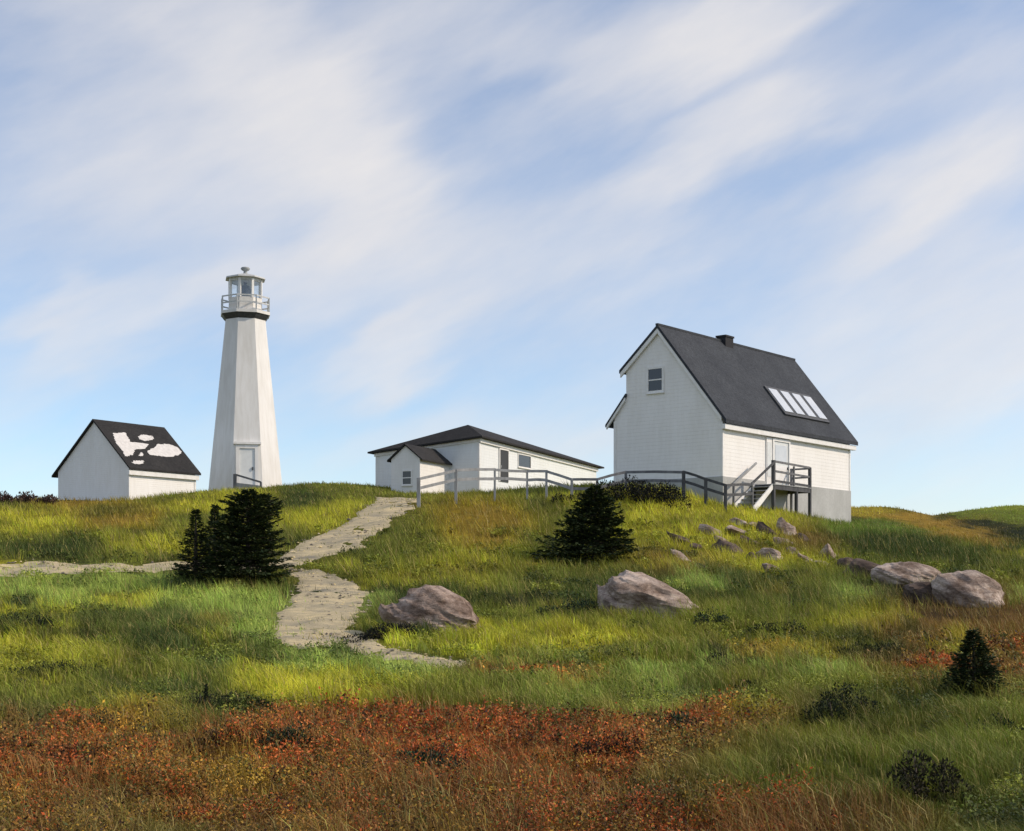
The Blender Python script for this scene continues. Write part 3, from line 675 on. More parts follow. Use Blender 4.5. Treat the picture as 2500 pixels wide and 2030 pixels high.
PATCH = [[(276, 1058), (306, 1057), (313, 1070), (318, 1080), (362, 1085), (356, 1094), (330, 1099), (322, 1112), (305, 1115), (300, 1102), (294, 1095), (284, 1083), (279, 1072)],
         [(338, 1066), (350, 1062), (372, 1065), (375, 1071), (366, 1076), (352, 1077), (340, 1073)],
         [(360, 1104), (372, 1095), (388, 1085), (412, 1085), (432, 1092), (443, 1104), (436, 1112), (410, 1116), (380, 1113), (366, 1111)],
         [(337, 1113), (345, 1105), (350, 1109), (345, 1115)],
         [(320, 1129), (332, 1125), (352, 1126), (350, 1132), (330, 1134)]]
for pl in PATCH:
    c = Vector((sum(p[0] for p in pl) / len(pl), sum(p[1] for p in pl) / len(pl), 0))
    ring = []
    for i, p in enumerate(pl):
        q = pl[(i + 1) % len(pl)]
        for f in (0, .14, .28, .42, .57, .71, .85):
            j = random.uniform(-2.1, 2.1) if f else random.uniform(-.8, .8)
            ring.append((p[0] * (1 - f) + q[0] * f + j, p[1] * (1 - f) + q[1] * f + j * .6))
    lo = [onplane(x, y, srp, SRN) - SRN * .01 for x, y in ring]; hi = [v + SRN * .022 for v in lo]
    MB().prism(lo, hi).build('roof_patch', M['patch'], sroof, SO)

# ------------------------------------------------------------------ the long low building with its porch
BF = frame(1170, 88, 25)
BL, BW = 19.9, 7.5
BO = Vector(BF(0, 0, 5.4))
hall = thing('long_building', BO, 'long low white building with dark hip roof and small entrance porch', 'building')
tn, tl, tr, tb_ = 9.27, 8.62, 8.92, 8.5
cor = [(0, 0, tn), (BL, 0, tr), (BL, BW, tb_), (0, BW, tl)]
lo = [BF(t, w, 4.2) for t, w, z in cor]; hi = [BF(t, w, z) for t, w, z in cor]
hallwall = MB().prism(lo, hi).build('wall', M['siding_grey'], hall, BO)
MB().fbox(BF, -.04, BL + .04, -.04, BW + .04, 4.0, 5.62).build('foundation', M['foundation'], hall, BO)
ov = .38
er = [(-ov, -ov, tn - .04), (BL + ov + .3, -ov, tr - .06), (BL + ov, BW + ov, tb_ - .06), (-ov, BW + ov, tl - .08)]
ap = BF(1.3, 1.45, 10.26)
m = MB(); n4 = 4
bot = [BF(*e) for e in er]; top = [v + Vector((0, 0, .10)) for v in bot]
m.add(bot + top + [ap], [(3, 2, 1, 0)] + [(i, (i + 1) % 4, 4 + (i + 1) % 4, 4 + i) for i in range(4)] + [(4 + i, 4 + (i + 1) % 4, 8) for i in range(4)])
m.build('roof', M['roof_black'], hall, BO)
# fascia under the eaves
m = MB().prism([BF(-.06, -.12, tn - .05), BF(BL + .1, -.12, tr - .07), BF(BL + .1, -.12, tr - .33), BF(-.06, -.12, tn - .31)], [BF(-.06, -.003, tn - .05), BF(BL + .1, -.003, tr - .07), BF(BL + .1, -.003, tr - .33), BF(-.06, -.003, tn - .31)])
m.build('fascia_board', M['trim'], hall, BO)
m = MB().prism([BF(-.09, -.06, tn - .06), BF(-.09, BW + .05, tl - .1), BF(-.09, BW + .05, tl - .28), BF(-.09, -.06, tn - .24)], [BF(-.003, -.06, tn - .06), BF(-.003, BW + .05, tl - .1), BF(-.003, BW + .05, tl - .28), BF(-.003, -.06, tn - .24)])
m.build('fascia_board', M['trim'], hall, BO)
MB().fbox(BF, -.03, .1, -.03, .1, 5.63, tn - .33).build('corner_board', M['trim'], hall, BO)
# dark door and square window on the lit side
hd = MB().fbox(BF, 2.9, 4.15, -.05, .02, 6.72, 8.76).build('door', M['dark_void'], hall, BO)
f2 = MB()
for a in ((2.80, 2.897, -.08, .02, 6.72, 8.86), (4.153, 4.25, -.08, .02, 6.72, 8.86), (2.899, 4.151, -.08, .02, 8.763, 8.86)): f2.fbox(BF, *a)
f2.build('door_frame', M['trim'], hd, BO)
MB().fbox(BF, 3.0, 3.07, -.10, -.052, 7.6, 7.75).build('handle', M['metal_grey'], hd, BO)
wall_window(BF, 't', 5.8, 7.75, 7.92, 8.70, hall, BO, rows=1, trim=.06, pane='glass')
# porch: gabled box standing out from the shaded end
PT, P0, P1 = -3.96, 2.05, 4.05
pz, pa = 7.72, 8.52; pm = (P0 + P1) / 2
pp = [(P0, 4.4), (P0, pz), (pm, pa), (P1, pz), (P1, 4.4)]
porch = MB().prism([BF(PT, w, z) for w, z in pp], [BF(-.004, w, z) for w, z in pp]).build('porch', M['siding'], hall, BO)
kp = (pa - pz) / (pm - P0)
q1 = slab(BF, pm, pa + .02, P0 - .22, pa + .02 - kp * (pm - P0 + .22), PT - .14, -.10, .10)
q2 = slab(BF, pm + .003, pa + .02, P1 + .22, pa + .02 - kp * (pm - P0 + .22), PT - .14, -.10, .10); q1.add(q2.v, q2.f)
q1.build('porch_roof', M['roof_black'], porch, BO)
n_p = -BF.d; pq = BF(PT, 0, 0)
Pa = onplane(984, 1183, pq, n_p); Pb = onplane(1004, 1151, pq, n_p)
wa, wb = tw(BF, Pa)[1], tw(BF, Pb)[1]
PF = frame(1170, 88, 25); 
def pf(t, w, z): return BF(t + PT, w, z)
wall_window(pf, 'w', min(wa, wb), max(wa, wb), Pa.z, Pb.z, porch, BO, trim=.07)

# ------------------------------------------------------------------ the lighthouse
LD = 80.0; LX = (599 - CX) / F * LD
LB, LT = 5.0, 15.02
LO = Vector((LX, LD, 5.3))
lh = thing('lighthouse', LO, 'tall tapering eight sided white lighthouse with lantern room and gallery', 'lighthouse')
A0 = math.atan2(-LD, -LX) + R(22.5) + R(3)          # one face turned towards the path
c = (LX, LD, 0)
k8 = 1 / math.cos(R(22.5))
def rad(z): return (2.20 + (1.18 - 2.20) * (z - 5.47) / (15.15 - 5.47))
MB().lathe(c, [(rad(4.3) , 4.3), (rad(7) , 7), (rad(10) , 10), (rad(13) , 13), (rad(LT) , LT)], 8, A0).build('tower', M['concrete_white'], lh, LO)
MB().lathe(c, [(1.16, LT + .002), (1.30, LT + .14), (1.42, LT + .30)], 8, A0).build('corbel', M['metal_dark'], lh, LO)
MB().lathe(c, [(1.46, LT + .303), (1.46, LT + .47)], 8, A0).build('gallery_floor', M['concrete_white'], lh, LO)
gz = LT + .47
def oct(r, z, k): t = A0 + 2 * math.pi * k / 8; return Vector((LX + r * math.cos(t), LD + r * math.sin(t), z))
for k in range(8):
    MB().bar(oct(1.40, gz - .02, k), oct(1.40, gz + .82, k), .07, .07, up=(1, 0, 0)).build('gallery_post', M['metal_pale'], lh, LO)
for z, m_ in ((gz + .80, 'metal_pale'), (gz + .42, 'metal_pale')):
    m = MB()
    for k in range(8): m.bar(oct(1.40, z, k), oct(1.40, z, k + 1), .05, .07)
    m.build('gallery_rail', M[m_], lh, LO)
# lantern room: low wall, corner posts, glass panes, roof and ventilator
lz0, lz1, lz2 = gz, gz + .78, gz + 1.82
MB().lathe(c, [(1.0, lz0 + .002), (.98, lz1)], 8, A0).build('lantern_wall', M['concrete_white'], lh, LO)
for k in range(8):
    MB().bar(oct(.92, lz1 - .01, k), oct(.92, lz2, k), .13, .13, up=tuple(oct(1, 0, k) - oct(0, 0, k))).build('lantern_post', M['trim'], lh, LO)
gm = bpy.data.materials.new('lantern_glass'); gm.use_nodes = True
gn, gl = gm.node_tree.nodes, gm.node_tree.links
gt = gn.new('ShaderNodeBsdfTransparent'); gt.inputs[0].default_value = (.93, .95, .96, 1)
gg = gn.new('ShaderNodeBsdfGlossy'); gg.inputs['Roughness'].default_value = .03
gx = gn.new('ShaderNodeMixShader'); gx.inputs[0].default_value = .10
gl.new(gt.outputs[0], gx.inputs[1]); gl.new(gg.outputs[0], gx.inputs[2]); gl.new(gx.outputs[0], gn['Material Output'].inputs['Surface'])
for k in range(8):
    a, b = oct(.90, 0, k), oct(.90, 0, k + 1)
    a2, b2 = a.lerp(b, .1), a.lerp(b, .9)
    up = lambda v, z: Vector((v.x, v.y, z))
    nrm = ((a2 + b2) / 2 - Vector((LX, LD, 0))).normalized() * .012
    MB().prism([up(a2, lz1), up(b2, lz1), up(b2, lz2 - .02), up(a2, lz2 - .02)], [up(v, z) + nrm for v, z in ((a2, lz1), (b2, lz1), (b2, lz2 - .02), (a2, lz2 - .02))]).build('lantern_pane', gm, lh, LO)
MB().lathe(c, [(.10, lz1 - .1), (.10, lz1 + .15), (.26, lz1 + .2), (.34, lz1 + .45), (.26, lz1 + .75), (.08, lz1 + .8), (.08, lz2 + .02)], 12).build('lamp_lens', M['metal_dark'], lh, LO, smooth=True)
MB().lathe(c, [(.97, lz2 - .10), (1.0, lz2 + .06)], 8, A0).build('lantern_cornice', M['metal_pale'], lh, LO)
lroof = MB().lathe(c, [(1.18, lz2 + .062), (1.16, lz2 + .14), (.62, lz2 + .30), (.20, lz2 + .40)], 8, A0).build('lantern_roof', M['metal_pale'], lh, LO)
MB().lathe(c, [(.17, lz2 + .38), (.11, lz2 + .46), (.10, lz2 + .56), (.20, lz2 + .61), (.27, lz2 + .70), (.22, lz2 + .77), (.05, lz2 + .81)], 12).build('ventilator', M['metal_grey'], lroof, LO, smooth=True)
# door on the face towards the path
kf = min(range(8), key=lambda k: ((oct(2, 0, k) + oct(2, 0, k + 1)) / 2).y)
tm = A0 + 2 * math.pi * (kf + .5) / 8
nf = Vector((math.cos(tm), math.sin(tm), 0)); sf = Vector((-math.sin(tm), math.cos(tm), 0))
if sf.x < 0: sf = -sf
tilt = (2.20 - 1.18) / (15.15 - 5.47) * math.cos(R(22.5))
def lf(s, z, o):
    return Vector((LX, LD, z)) + nf * (rad(z) * math.cos(R(22.5)) + o) + sf * s
def lbox(s0, s1, z0, z1, o0, o1):
    return MB().box8([lf(s0, z0, o0), lf(s1, z0, o0), lf(s1, z0, o1), lf(s0, z0, o1), lf(s0, z1, o0), lf(s1, z1, o0), lf(s1, z1, o1), lf(s0, z1, o1)])
ld = lbox(-.42, .42, 5.45, 7.62, -.03, .05).build('door', M['door'], lh, LO)
f3 = MB()
for a in ((-.62, -.423, 5.45, 7.85, -.03, .11), (.423, .62, 5.45, 7.85, -.03, .11), (-.421, .421, 7.623, 7.85, -.03, .11)):
    b = lbox(*a); f3.add(b.v, b.f)
f3.build('door_frame', M['concrete_white'], ld, LO)
lbox(-.76, .76, 7.853, 7.98, -.03, .19).build('lintel', M['concrete_white'], ld, LO)
lbox(.26, .33, 6.42, 6.58, .052, .12).build('handle', M['metal_dark'], ld, LO)
MB().box8([lf(-.75, 4.4, -.1), lf(.75, 4.4, -.1), lf(.75, 4.4, .95), lf(-.75, 4.4, .95)] + [Vector((v.x, v.y, 5.43)) for v in (lf(-.75, 5.43, -.1), lf(.75, 5.43, -.1), lf(.75, 5.43, .95), lf(-.75, 5.43, .95))]).build('doorstep', M['foundation'], lh, LO)
hr = thing('handrail', lf(-.7, 5.2, 1.1), 'short grey sloping handrail beside the lighthouse doorstep', 'handrail')
HO = Vector(hr.location)
a, b = ground(571, 1211), ground(622, 1209)
a = lf(-.72, 5.0, 1.08); b = lf(.62, 5.0, 1.9)
LS = 1.125      # the tower is measured at 80 m and stands at 90 m: everything is built that much bigger
a.z, b.z = h1(a.x * LS, a.y * LS) / LS, h1(b.x * LS, b.y * LS) / LS
MB().bar(a - Vector((0, 0, .3)), a + Vector((0, 0, .92)), .17, .17, up=(0, 1, 0)).build('post', M['wood'], hr, HO)
MB().bar(b - Vector((0, 0, .3)), b + Vector((0, 0, .42)), .10, .10, up=(0, 1, 0)).build('post', M['wood'], hr, HO)
MB().bar(a + Vector((0, 0, .90)), b + Vector((0, 0, .42)), .06, .10).build('rail', M['wood'], hr, HO)
MB().bar(a + Vector((0, 0, .35)), b + Vector((0, 0, .12)), .05, .22).build('side_board', M['wood_pale'], hr, HO)
for root in (lh, hr):
    root.location = Vector(root.location) * LS
    for o in root.children_recursive: o.data.transform(Matrix.Scale(LS, 4))

# ------------------------------------------------------------------ the post and rail fence along the brow
POSTS = [(1022, 1167, 1228, .16), (1113, 1146, 1221, .13), (1208, 1144, 1212, .10), (1287, 1148, 1212, .10), (1334, 1148, 1217, .11), (1396, 1168, 1217, .12), (1458, 1168, 1207, .11),
         (1528, 1150, 1186, .12), (1669, 1150, 1209, .15), (1723, 1168, 1238, .14), (1771, 1183, 1254, .14)]
DEP = [63.0, 64.0, 65.0, 65.5, 65.5, 65.0, 65.0, 65.5, 64.6, 64.2, 64.0]
fence = thing('fence', ((POSTS[0][0] - CX) / F * 63, 63, 3.6), 'long weathered post and rail fence running from the porch to the deck stair', 'fence')
FO = Vector(fence.location)
tops = []
for (x, y0, y1, s), D in zip(POSTS, DEP):
    X = (x - CX) / F * D; zt = (HY - y0) / F * D; zb = h1(X, D)
    MB().bar((X, D, min(zb, (HY - y1) / F * D) - .35), (X, D, zt), s, s, up=(0, 1, 0)).build('post', M['wood_dark' if x > 1600 else 'wood_pale' if x < 1420 else 'wood'], fence, FO, bevel=.008)
    tops.append(Vector((X, D, zt)))
nw = HF(tS, OUT - .07, 4.9)
tops.append(Vector(nw))
for i in range(len(tops) - 1):
    a, b = tops[i], tops[i + 1]; d = (b - a).normalized() * .02
    off = Vector((0, -.02, 0)); mm = M['wood_dark' if POSTS[i][0] > 1600 else 'wood_pale' if POSTS[i][0] < 1390 else 'wood']
    for k, (drop, hh) in enumerate(((.04, .12), (.46, .13))):
        mid = (a + b) / 2 + Vector((0, 0, random.uniform(-.02, .03)))
        dz = Vector((0, 0, -drop - .03 * random.random()))
        m = MB().bar(a + off + dz - d, mid + off + dz, .055, hh); q = MB().bar(mid + off + dz, b + off + dz + d, .055, hh); m.add(q.v, q.f)
        m.build('rail', mm, fence, FO)

# ------------------------------------------------------------------ rocks
def vn3(v, s):
    return (float(fbm(np.array([v.x * s + v.z * 1.7 * s + 40]), np.array([v.y * s - v.z * 1.3 * s + 60]), 3)[0]) - .5)
def rock(px, py, wpx, hpx, label, m='rock', seed=0, tilt=0.0, lean=0.0, group=None, deep=.75, sub=3, prof=None, cut=(.72, .92), ncut=9, name='rock', cat='rock'):
    """a boulder: an uneven ball cut by a few flat fracture planes, sunk a little in the turf"""
    p = ground(px, py)
    w = wpx / F * p.y; hh = hpx / F * p.y
    rnd = random.Random(seed + 31)
    bm = bmesh.new(); bmesh.ops.create_icosphere(bm, subdivisions=sub, radius=1)
    offs = rnd.uniform(0, 50)
    cuts = []
    for k in range(ncut):
        n = Vector((rnd.gauss(0, 1), rnd.gauss(0, 1), rnd.gauss(.3, .8))).normalized(); cuts.append((n, rnd.uniform(*cut)))
    for v in bm.verts:
        for n, dd in cuts:
            e = v.co.dot(n) - dd
            if e > 0: v.co -= n * e * .93
        q = v.co + Vector((offs, offs * .7, 0))
        v.co *= 1 + .30 * vn3(q, 1.3) + .13 * vn3(q, 4.0)
    zs = [v.co.z for v in bm.verts]; xs_ = [v.co.x for v in bm.verts]; ys_ = [v.co.y for v in bm.verts]
    zmin, zmax = min(zs), max(zs); xmin, xmax = min(xs_), max(xs_); ysp = max(abs(y) for y in ys_)
    ct, st = math.cos(tilt), math.sin(tilt)
    for v in bm.verts:
        x = ((v.co.x - xmin) / (xmax - xmin) - .5) * w
        z = 1.1 * ((v.co.z - zmin) / (zmax - zmin) * 1.32 - .32) * hh
        y = v.co.y / ysp * w * .5 * deep
        if prof and z > 0:
            xr = x / w
            z *= min(1.5, np.interp(xr, [q[0] for q in prof], [q[1] for q in prof]) / (math.sqrt(max(0, 1 - (2 * xr) ** 2)) * .85 + .15))
        x += lean * max(z, 0)
        v.co = Vector((x * ct + z * st, y, -x * st + z * ct))
    me = bpy.data.meshes.new(name); bm.to_mesh(me); bm.free()
    me.materials.append(M[m]); me.shade_smooth() if sub > 3 else None
    if sub > 3:
        for e in me.polygons: e.use_smooth = True
        me.set_sharp_from_angle(angle=R(28))
    o = bpy.data.objects.new(name, me); C.objects.link(o)
    o.location = (p.x, p.y + w * .2, h1(p.x, p.y + w * .2) * .5 + p.z * .5 - hh * .10)
    return tag(o, label, cat, group)
rock(1052, 1550, 262, 116, 'big brown ridged boulder at the edge of the sandy path', 'rock_mid', seed=21, sub=5, cut=(.62, .9), ncut=14, prof=[(-.5, .5), (-.4, .78), (-.22, .95), (-.06, 1.05), (.1, .95), (.3, .62), (.45, .3), (.5, .1)], name='boulder', cat='boulder')
rock(1600, 1512, 284, 104, 'big smooth pale boulder alone in the middle of the meadow', seed=8, sub=5, cut=(.64, .92), ncut=12, prof=[(-.5, .45), (-.42, .8), (-.25, 1.02), (-.1, 1.05), (.1, .95), (.3, .68), (.45, .35), (.5, .15)], tilt=.03, name='boulder', cat='boulder')
grow = 'boulders in the row at right'
rock(2069, 1390, 56, 30, 'blackish small rock at the upper end of the boulder row at right', 'rock_dark', 12, .3, group=grow, sub=4, name='boulder', cat='boulder')
rock(2128, 1418, 140, 50, 'low brown boulder second down the row at right', 'rock_dark', 14, .15, group=grow, sub=4, name='boulder', cat='boulder')
rock(2224, 1436, 196, 64, 'long pale topped boulder in the middle of the row at right', 'rock', 17, .18, group=grow, sub=5, name='boulder', cat='boulder')
rock(2366, 1482, 190, 88, 'biggest pale boulder at the lower right end of the row', 'rock', 19, .22, group=grow, sub=5, name='boulder', cat='boulder')
rock(2272, 1474, 130, 50, 'dark brown rock wedged below the gap between the two biggest row boulders', 'rock_dark', 23, .2, group=grow, sub=4, name='boulder', cat='boulder')
gs = 'flat rocks scattered on the slope below the deck'
SLOPE = [
    (1654, 1323, 48, 18, 'rock_dark', 'dark flat rock, upper of the two farthest left on the slope'),
    (1661, 1368, 42, 21, 'rock', 'pale blunt rock, lower of the two farthest left on the slope'),
    (1738, 1306, 52, 18, 'rock', 'pale slab rock left of the main scatter below the deck'),
    (1802, 1281, 42, 15, 'rock', 'thin pale rock highest on the slope, straight below the stair'),
    (1800, 1306, 48, 18, 'rock', 'pale slab rock second down below the deck stair'),
    (1830, 1327, 40, 14, 'rock_dark', 'thin dark rock in the middle of the scatter below the deck'),
    (1780, 1348, 68, 27, 'rock_dark', 'longest dark rock of the scatter, on its lower left'),
    (1850, 1290, 38, 15, 'rock', 'small pale rock just below the middle deck post'),
    (1876, 1310, 44, 24, 'rock_dark', 'dark ledge rock between the middle deck post and the pale block'),
    (1921, 1304, 46, 26, 'rock', 'pale block of rock under the right hand deck post'),
    (1914, 1327, 40, 14, 'rock', 'small pale flat rock below the pale block under the deck'),
    (1880, 1364, 54, 27, 'rock', 'rounded brown rock low in the middle of the scatter'),
    (1843, 1371, 36, 18, 'rock_dark', 'small dark rock left of the rounded brown rock'),
    (1885, 1394, 40, 15, 'rock', 'lowest pale sliver of rock on the slope below the deck'),
    (2024, 1366, 36, 32, 'rock', 'steep leaning rock nearest the boulder row at right'),
    (2006, 1380, 32, 12, 'rock', 'thin pale sliver of rock beside the steep leaning rock'),
    (1700, 1338, 30, 13, 'rock_dark', 'small brown chip of rock between the farthest left pair and the longest dark rock'),
    (1762, 1322, 30, 12, 'rock', 'small pale chip of rock just above the longest dark rock on the slope'),
    (1962, 1318, 32, 14, 'rock_dark', 'small brown chip of rock to the right of the pale block under the deck'),
    (1940, 1350, 30, 13, 'rock', 'small pale chip of rock right of the rounded brown rock on the slope'),
    (1715, 1390, 32, 12, 'rock_dark', 'small brown chip of rock below the blunt rock on the lower left of the slope'),
    (1968, 1372, 34, 13, 'rock', 'small flat rock left of the thin sliver by the leaning rock')]
for i, (x, y, w, hh, mm, lab) in enumerate(SLOPE):
    rock(x, y + 2, w * 1.3, hh * 1.22, lab, mm, 40 + i * 3, .13, group=gs, deep=.8, cut=(.4, .8), prof=[(-.5, .6), (-.3, 1.0), (0, .9), (.3, .6), (.5, .2)] if hh < 35 else None)

# ------------------------------------------------------------------ spruces and shrubs
def leaf_quads(P, Dn, L, Wd, up):
    """lozenge leaves: base P, direction Dn, length L, width Wd"""
    s = np.cross(Dn, up); s /= np.maximum(np.linalg.norm(s, axis=1, keepdims=True), 1e-6)
    a = P; c = P + Dn * L[:, None]; m = P + Dn * (L * .45)[:, None]
    V = np.stack([a, m + s * Wd[:, None] / 2, c, m - s * Wd[:, None] / 2], 1)
    return V.reshape(-1, 3)
def spruce(px, py, hpx, label, profile, seed, skew=0.0, sprays=7000, size=.11, group=None, density=1.0):
    """stunted spruce: tapered trunk, limbs in whorls, needle sprays along every limb; profile gives half widths (px) left and right by height"""
    p = ground(px, py); k = p.y / F; H = hpx * k
    r = np.random.default_rng(seed)
    root = thing('spruce_tree', p, label, 'tree', group)
    tr = MB().tube([(0, 0, -.2), (0, 0, H * .3), (skew * H * .3, 0, H * .65), (skew * H, 0, H * .97)], [H * .035, H * .028, H * .018, H * .004], 7)
    hs = np.array([q[0] for q in profile]); lw = np.array([q[1] for q in profile]) * k; rw = np.array([q[2] for q in profile]) * k
    P = []; D = []; nl = 0
    nwh = int(26 * density) + 6
    for iw in range(nwh):
        f = .03 + .95 * (iw + r.random() * .6) / nwh
        nb_ = r.integers(7, 12)
        for b in range(nb_):
            a = 6.283 * (b + r.random() * .7) / nb_
            L0 = np.interp(f, hs, lw if math.cos(a) < 0 else rw); L0 = L0 * (abs(math.cos(a)) + .8 * abs(math.sin(a)) * 1.0) / max(1, abs(math.cos(a)) + .8 * abs(math.sin(a)))
            L0 *= r.uniform(.58, 1.24)
            if L0 < .01: continue
            c0 = np.array([skew * H * f, 0, H * f])
            droop = r.uniform(-.05, .28) * (1 - f)
            d = np.array([math.cos(a), math.sin(a), -droop + .25 * f])
            n = max(6, int(L0 * 34 * density))
            t = .25 + .75 * r.random(n) ** .7
            q = c0 + d * (L0 * t)[:, None]; q[:, 2] += .22 * L0 * (t - .4) ** 2
            side = np.array([-math.sin(a), math.cos(a), 0])
            q += side * (r.normal(0, .16, n) * L0 * (1.05 - t * .6))[:, None]; q[:, 2] += r.normal(0, .02, n)
            dd = d + side * r.normal(0, .75, n)[:, None] + np.array([0, 0, 1]) * r.normal(.05, .25, n)[:, None]
            P.append(q); D.append(dd)
            if b % 3 == 0 and L0 > .25:
                tr.tube([tuple(c0), tuple(c0 + d * L0 * .5 + np.array([0, 0, .01])), tuple(c0 + d * L0 * .9 + np.array([0, 0, .05 * L0]))], [H * .007, H * .005, H * .002], 4)
    P = np.concatenate(P); D = np.concatenate(D)
    D /= np.linalg.norm(D, axis=1, keepdims=True); n = len(P)
    L = size * (.7 + .8 * r.random(n)); V = leaf_quads(P, D, L, L * .38, np.array([[0, .25, 1.0]]) + r.normal(0, .45, (n, 3)))
    cols = lin((48, 60, 36))[None] * (.5 + .85 * r.random((n, 1))); hi = r.random(n) > .90; cols[hi] = lin((98, 106, 58)) * (.7 + .5 * r.random((hi.sum(), 1)))
    tr.build('trunk', M['bark'], root)
    q = np.arange(4 * n)
    fast_mesh('crown', V, q, np.arange(0, 4 * n, 4), M['needles'], np.repeat(cols, 4, 0), root)
    return root
CONE = [(0, 46, 46), (.15, 50, 48), (.4, 34, 34), (.7, 17, 17), (.9, 7, 7), (1, 1, 1)]
gt_ = 'spruces in the clump beside the path'
spruce(478, 1418, 178, 'narrow pointed spruce at the left of the clump beside the path', CONE, 1, group=gt_, size=.10, density=1.2)
spruce(524, 1408, 178, 'thin spired spruce in the middle of the clump beside the path', [(0, 50, 50), (.3, 44, 44), (.6, 26, 30), (.75, 9, 9), (.9, 5, 5), (1, 1, 1)], 2, group=gt_, size=.10, density=1.2)
spruce(606, 1426, 232, 'big dense blunt topped spruce at the right of the clump beside the path', [(0, 100, 92), (.12, 108, 98), (.3, 92, 84), (.55, 74, 74), (.75, 62, 76), (.86, 46, 64), (.90, 20, 24), (.95, 10, 12), (1, 2, 2)], 3, group=gt_, size=.12, density=1.75)
spruce(1452, 1366, 180, 'spreading dark spruce standing alone below the fence', [(0, 130, 84), (.08, 150, 96), (.25, 96, 80), (.5, 66, 66), (.75, 36, 42), (.9, 16, 18), (1, 2, 2)], 4, size=.13, density=1.55)
spruce(2378, 1712, 170, 'little brownish spruce at the right edge of the heath', [(0, 62, 66), (.1, 66, 72), (.35, 56, 58), (.6, 42, 44), (.82, 20, 26), (1, 3, 3)], 5, size=.05, density=2.2, skew=-.02)

def shrub(px, py, wpx, hpx, label, seed, pal=((34, 44, 28), (48, 58, 33), (26, 32, 23)), leaf=.024, n=None, group='low dark shrubs and shade stand-ins in the grass', spike=0, name='shrub', cat='shrub', deep=.8):  # default dark leaf colours stand in for shadow patches in the grass
    p = ground(px, py); k = p.y / F; r = np.random.default_rng(seed + 100)
    w, hh = wpx * k / 2 * (1.12 if py > 1450 else 1), hpx * k * (1.2 if py > 1450 else 1.0)
    root = thing(name, p, label, cat, group)
    leaf = max(leaf, 1.9 * p.y / 1406)
    n = n or int(np.clip(w * 2 * hh * 6.0 / leaf ** 2, 1000, 9000))
    # a few overlapping tufts inside an uneven mound
    nc = int(5 + w / max(hh, .05) * 2.5)
    cxs = r.uniform(-.8, .8, nc) * w; cys = r.uniform(-.7, .7, nc) * w * deep; hs = hh * (1 - .55 * (cxs / w) ** 2) * r.uniform(.55, 1.05, nc); rs = np.minimum(w * .5, hh * .9) * r.uniform(.6, 1.1, nc)
    i = r.integers(0, nc, n)
    u = r.normal(0, 1, (n, 3)); u /= np.linalg.norm(u, axis=1, keepdims=True); u *= (.45 + .55 * r.random((n, 1)) ** .5)
    P = np.stack([cxs[i] + u[:, 0] * rs[i], cys[i] + u[:, 1] * rs[i], hs[i] * (.45 + .55 * u[:, 2])], 1)
    if spike:
        m = int(n * .12); t = r.random(m); P[:m] = np.stack([.15 * w + r.normal(0, .05, m) * (1.3 - t) * w, r.normal(0, .05, m) * w, hh * (.5 + spike * t)], 1)
    gz_ = height(p.x + P[:, 0], p.y + P[:, 1]) - p.z
    P[:, 2] = np.maximum(P[:, 2], .01) + gz_
    D = np.stack([u[:, 0] * .7, u[:, 1] * .7, np.abs(u[:, 2]) * .6 + .45], 1) + r.normal(0, .35, (n, 3)); D /= np.linalg.norm(D, axis=1, keepdims=True)
    L = leaf * (.7 + .9 * r.random(n))
    V = leaf_quads(P, D, L, L * .5, r.normal(0, 1, (n, 3)))
    pc = np.array([lin(c_) for c_ in pal]); cols = pc[r.integers(0, len(pal), n)] * (.65 + .6 * r.random((n, 1)))
    for q in range(min(nc, 4)):
        g0 = h1(p.x + cxs[q] * .5, p.y + cys[q] * .5) - p.z
        MB().tube([(cxs[q] * .5, cys[q] * .5, g0 - .08), (cxs[q] * .8, cys[q] * .8, g0 + hs[q] * .4), (cxs[q], cys[q], g0 + hs[q] * .85)], [.014, .010, .004], 4).build('stem', M['bark'], root)
    fast_mesh('foliage', V, np.arange(4 * n), np.arange(0, 4 * n, 4), M['needles'], np.repeat(cols, 4, 0), root)
TEAL = ((40, 56, 40), (58, 76, 46), (30, 40, 32)); BRN = ((62, 44, 30), (48, 36, 28), (84, 54, 34)); JUN_SHADE = ((24, 28, 24), (32, 36, 29), (20, 22, 20))  # near-black palette: juniper with the slope's shade put into the leaf colour
shrub(1596, 1226, 150, 58, 'black mound of juniper and painted shade on the slope under the house gable', 1, JUN_SHADE, group='junipers and painted shade under the fence')
shrub(1522, 1216, 150, 48, 'black mound of juniper and painted shade right of the lone spruce top under the fence', 2, JUN_SHADE, group='junipers and painted shade under the fence')
shrub(1392, 1224, 110, 24, 'flat dark mound of juniper and painted shade left of the lone spruce top under the fence', 3, JUN_SHADE, group='junipers and painted shade under the fence')
shrub(50, 1545, 200, 42, 'wide dark shrub standing in for shade low at the left edge of the meadow', 4)
shrub(130, 1662, 200, 44, 'dark shrub standing in for shade below the wide one near the left edge', 5)
shrub(280, 1782, 190, 40, 'dark sprawling shrub standing in for shade above the yellow grass at lower left', 6)
shrub(495, 1738, 100, 44, 'dark shrub standing in for shade, with one upright shoot on the border of grass and heath', 7, spike=.7)
shrub(600, 1738, 140, 42, 'dark shrub standing in for shade right of the shoot on the border of grass and heath', 8)
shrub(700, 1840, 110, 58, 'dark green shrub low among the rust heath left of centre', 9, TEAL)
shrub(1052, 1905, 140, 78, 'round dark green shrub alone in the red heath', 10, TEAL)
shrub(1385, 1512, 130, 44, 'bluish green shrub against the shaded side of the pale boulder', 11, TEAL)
shrub(1742, 1534, 84, 40, 'bluish green shrub at the sunny foot of the pale boulder', 12, TEAL)
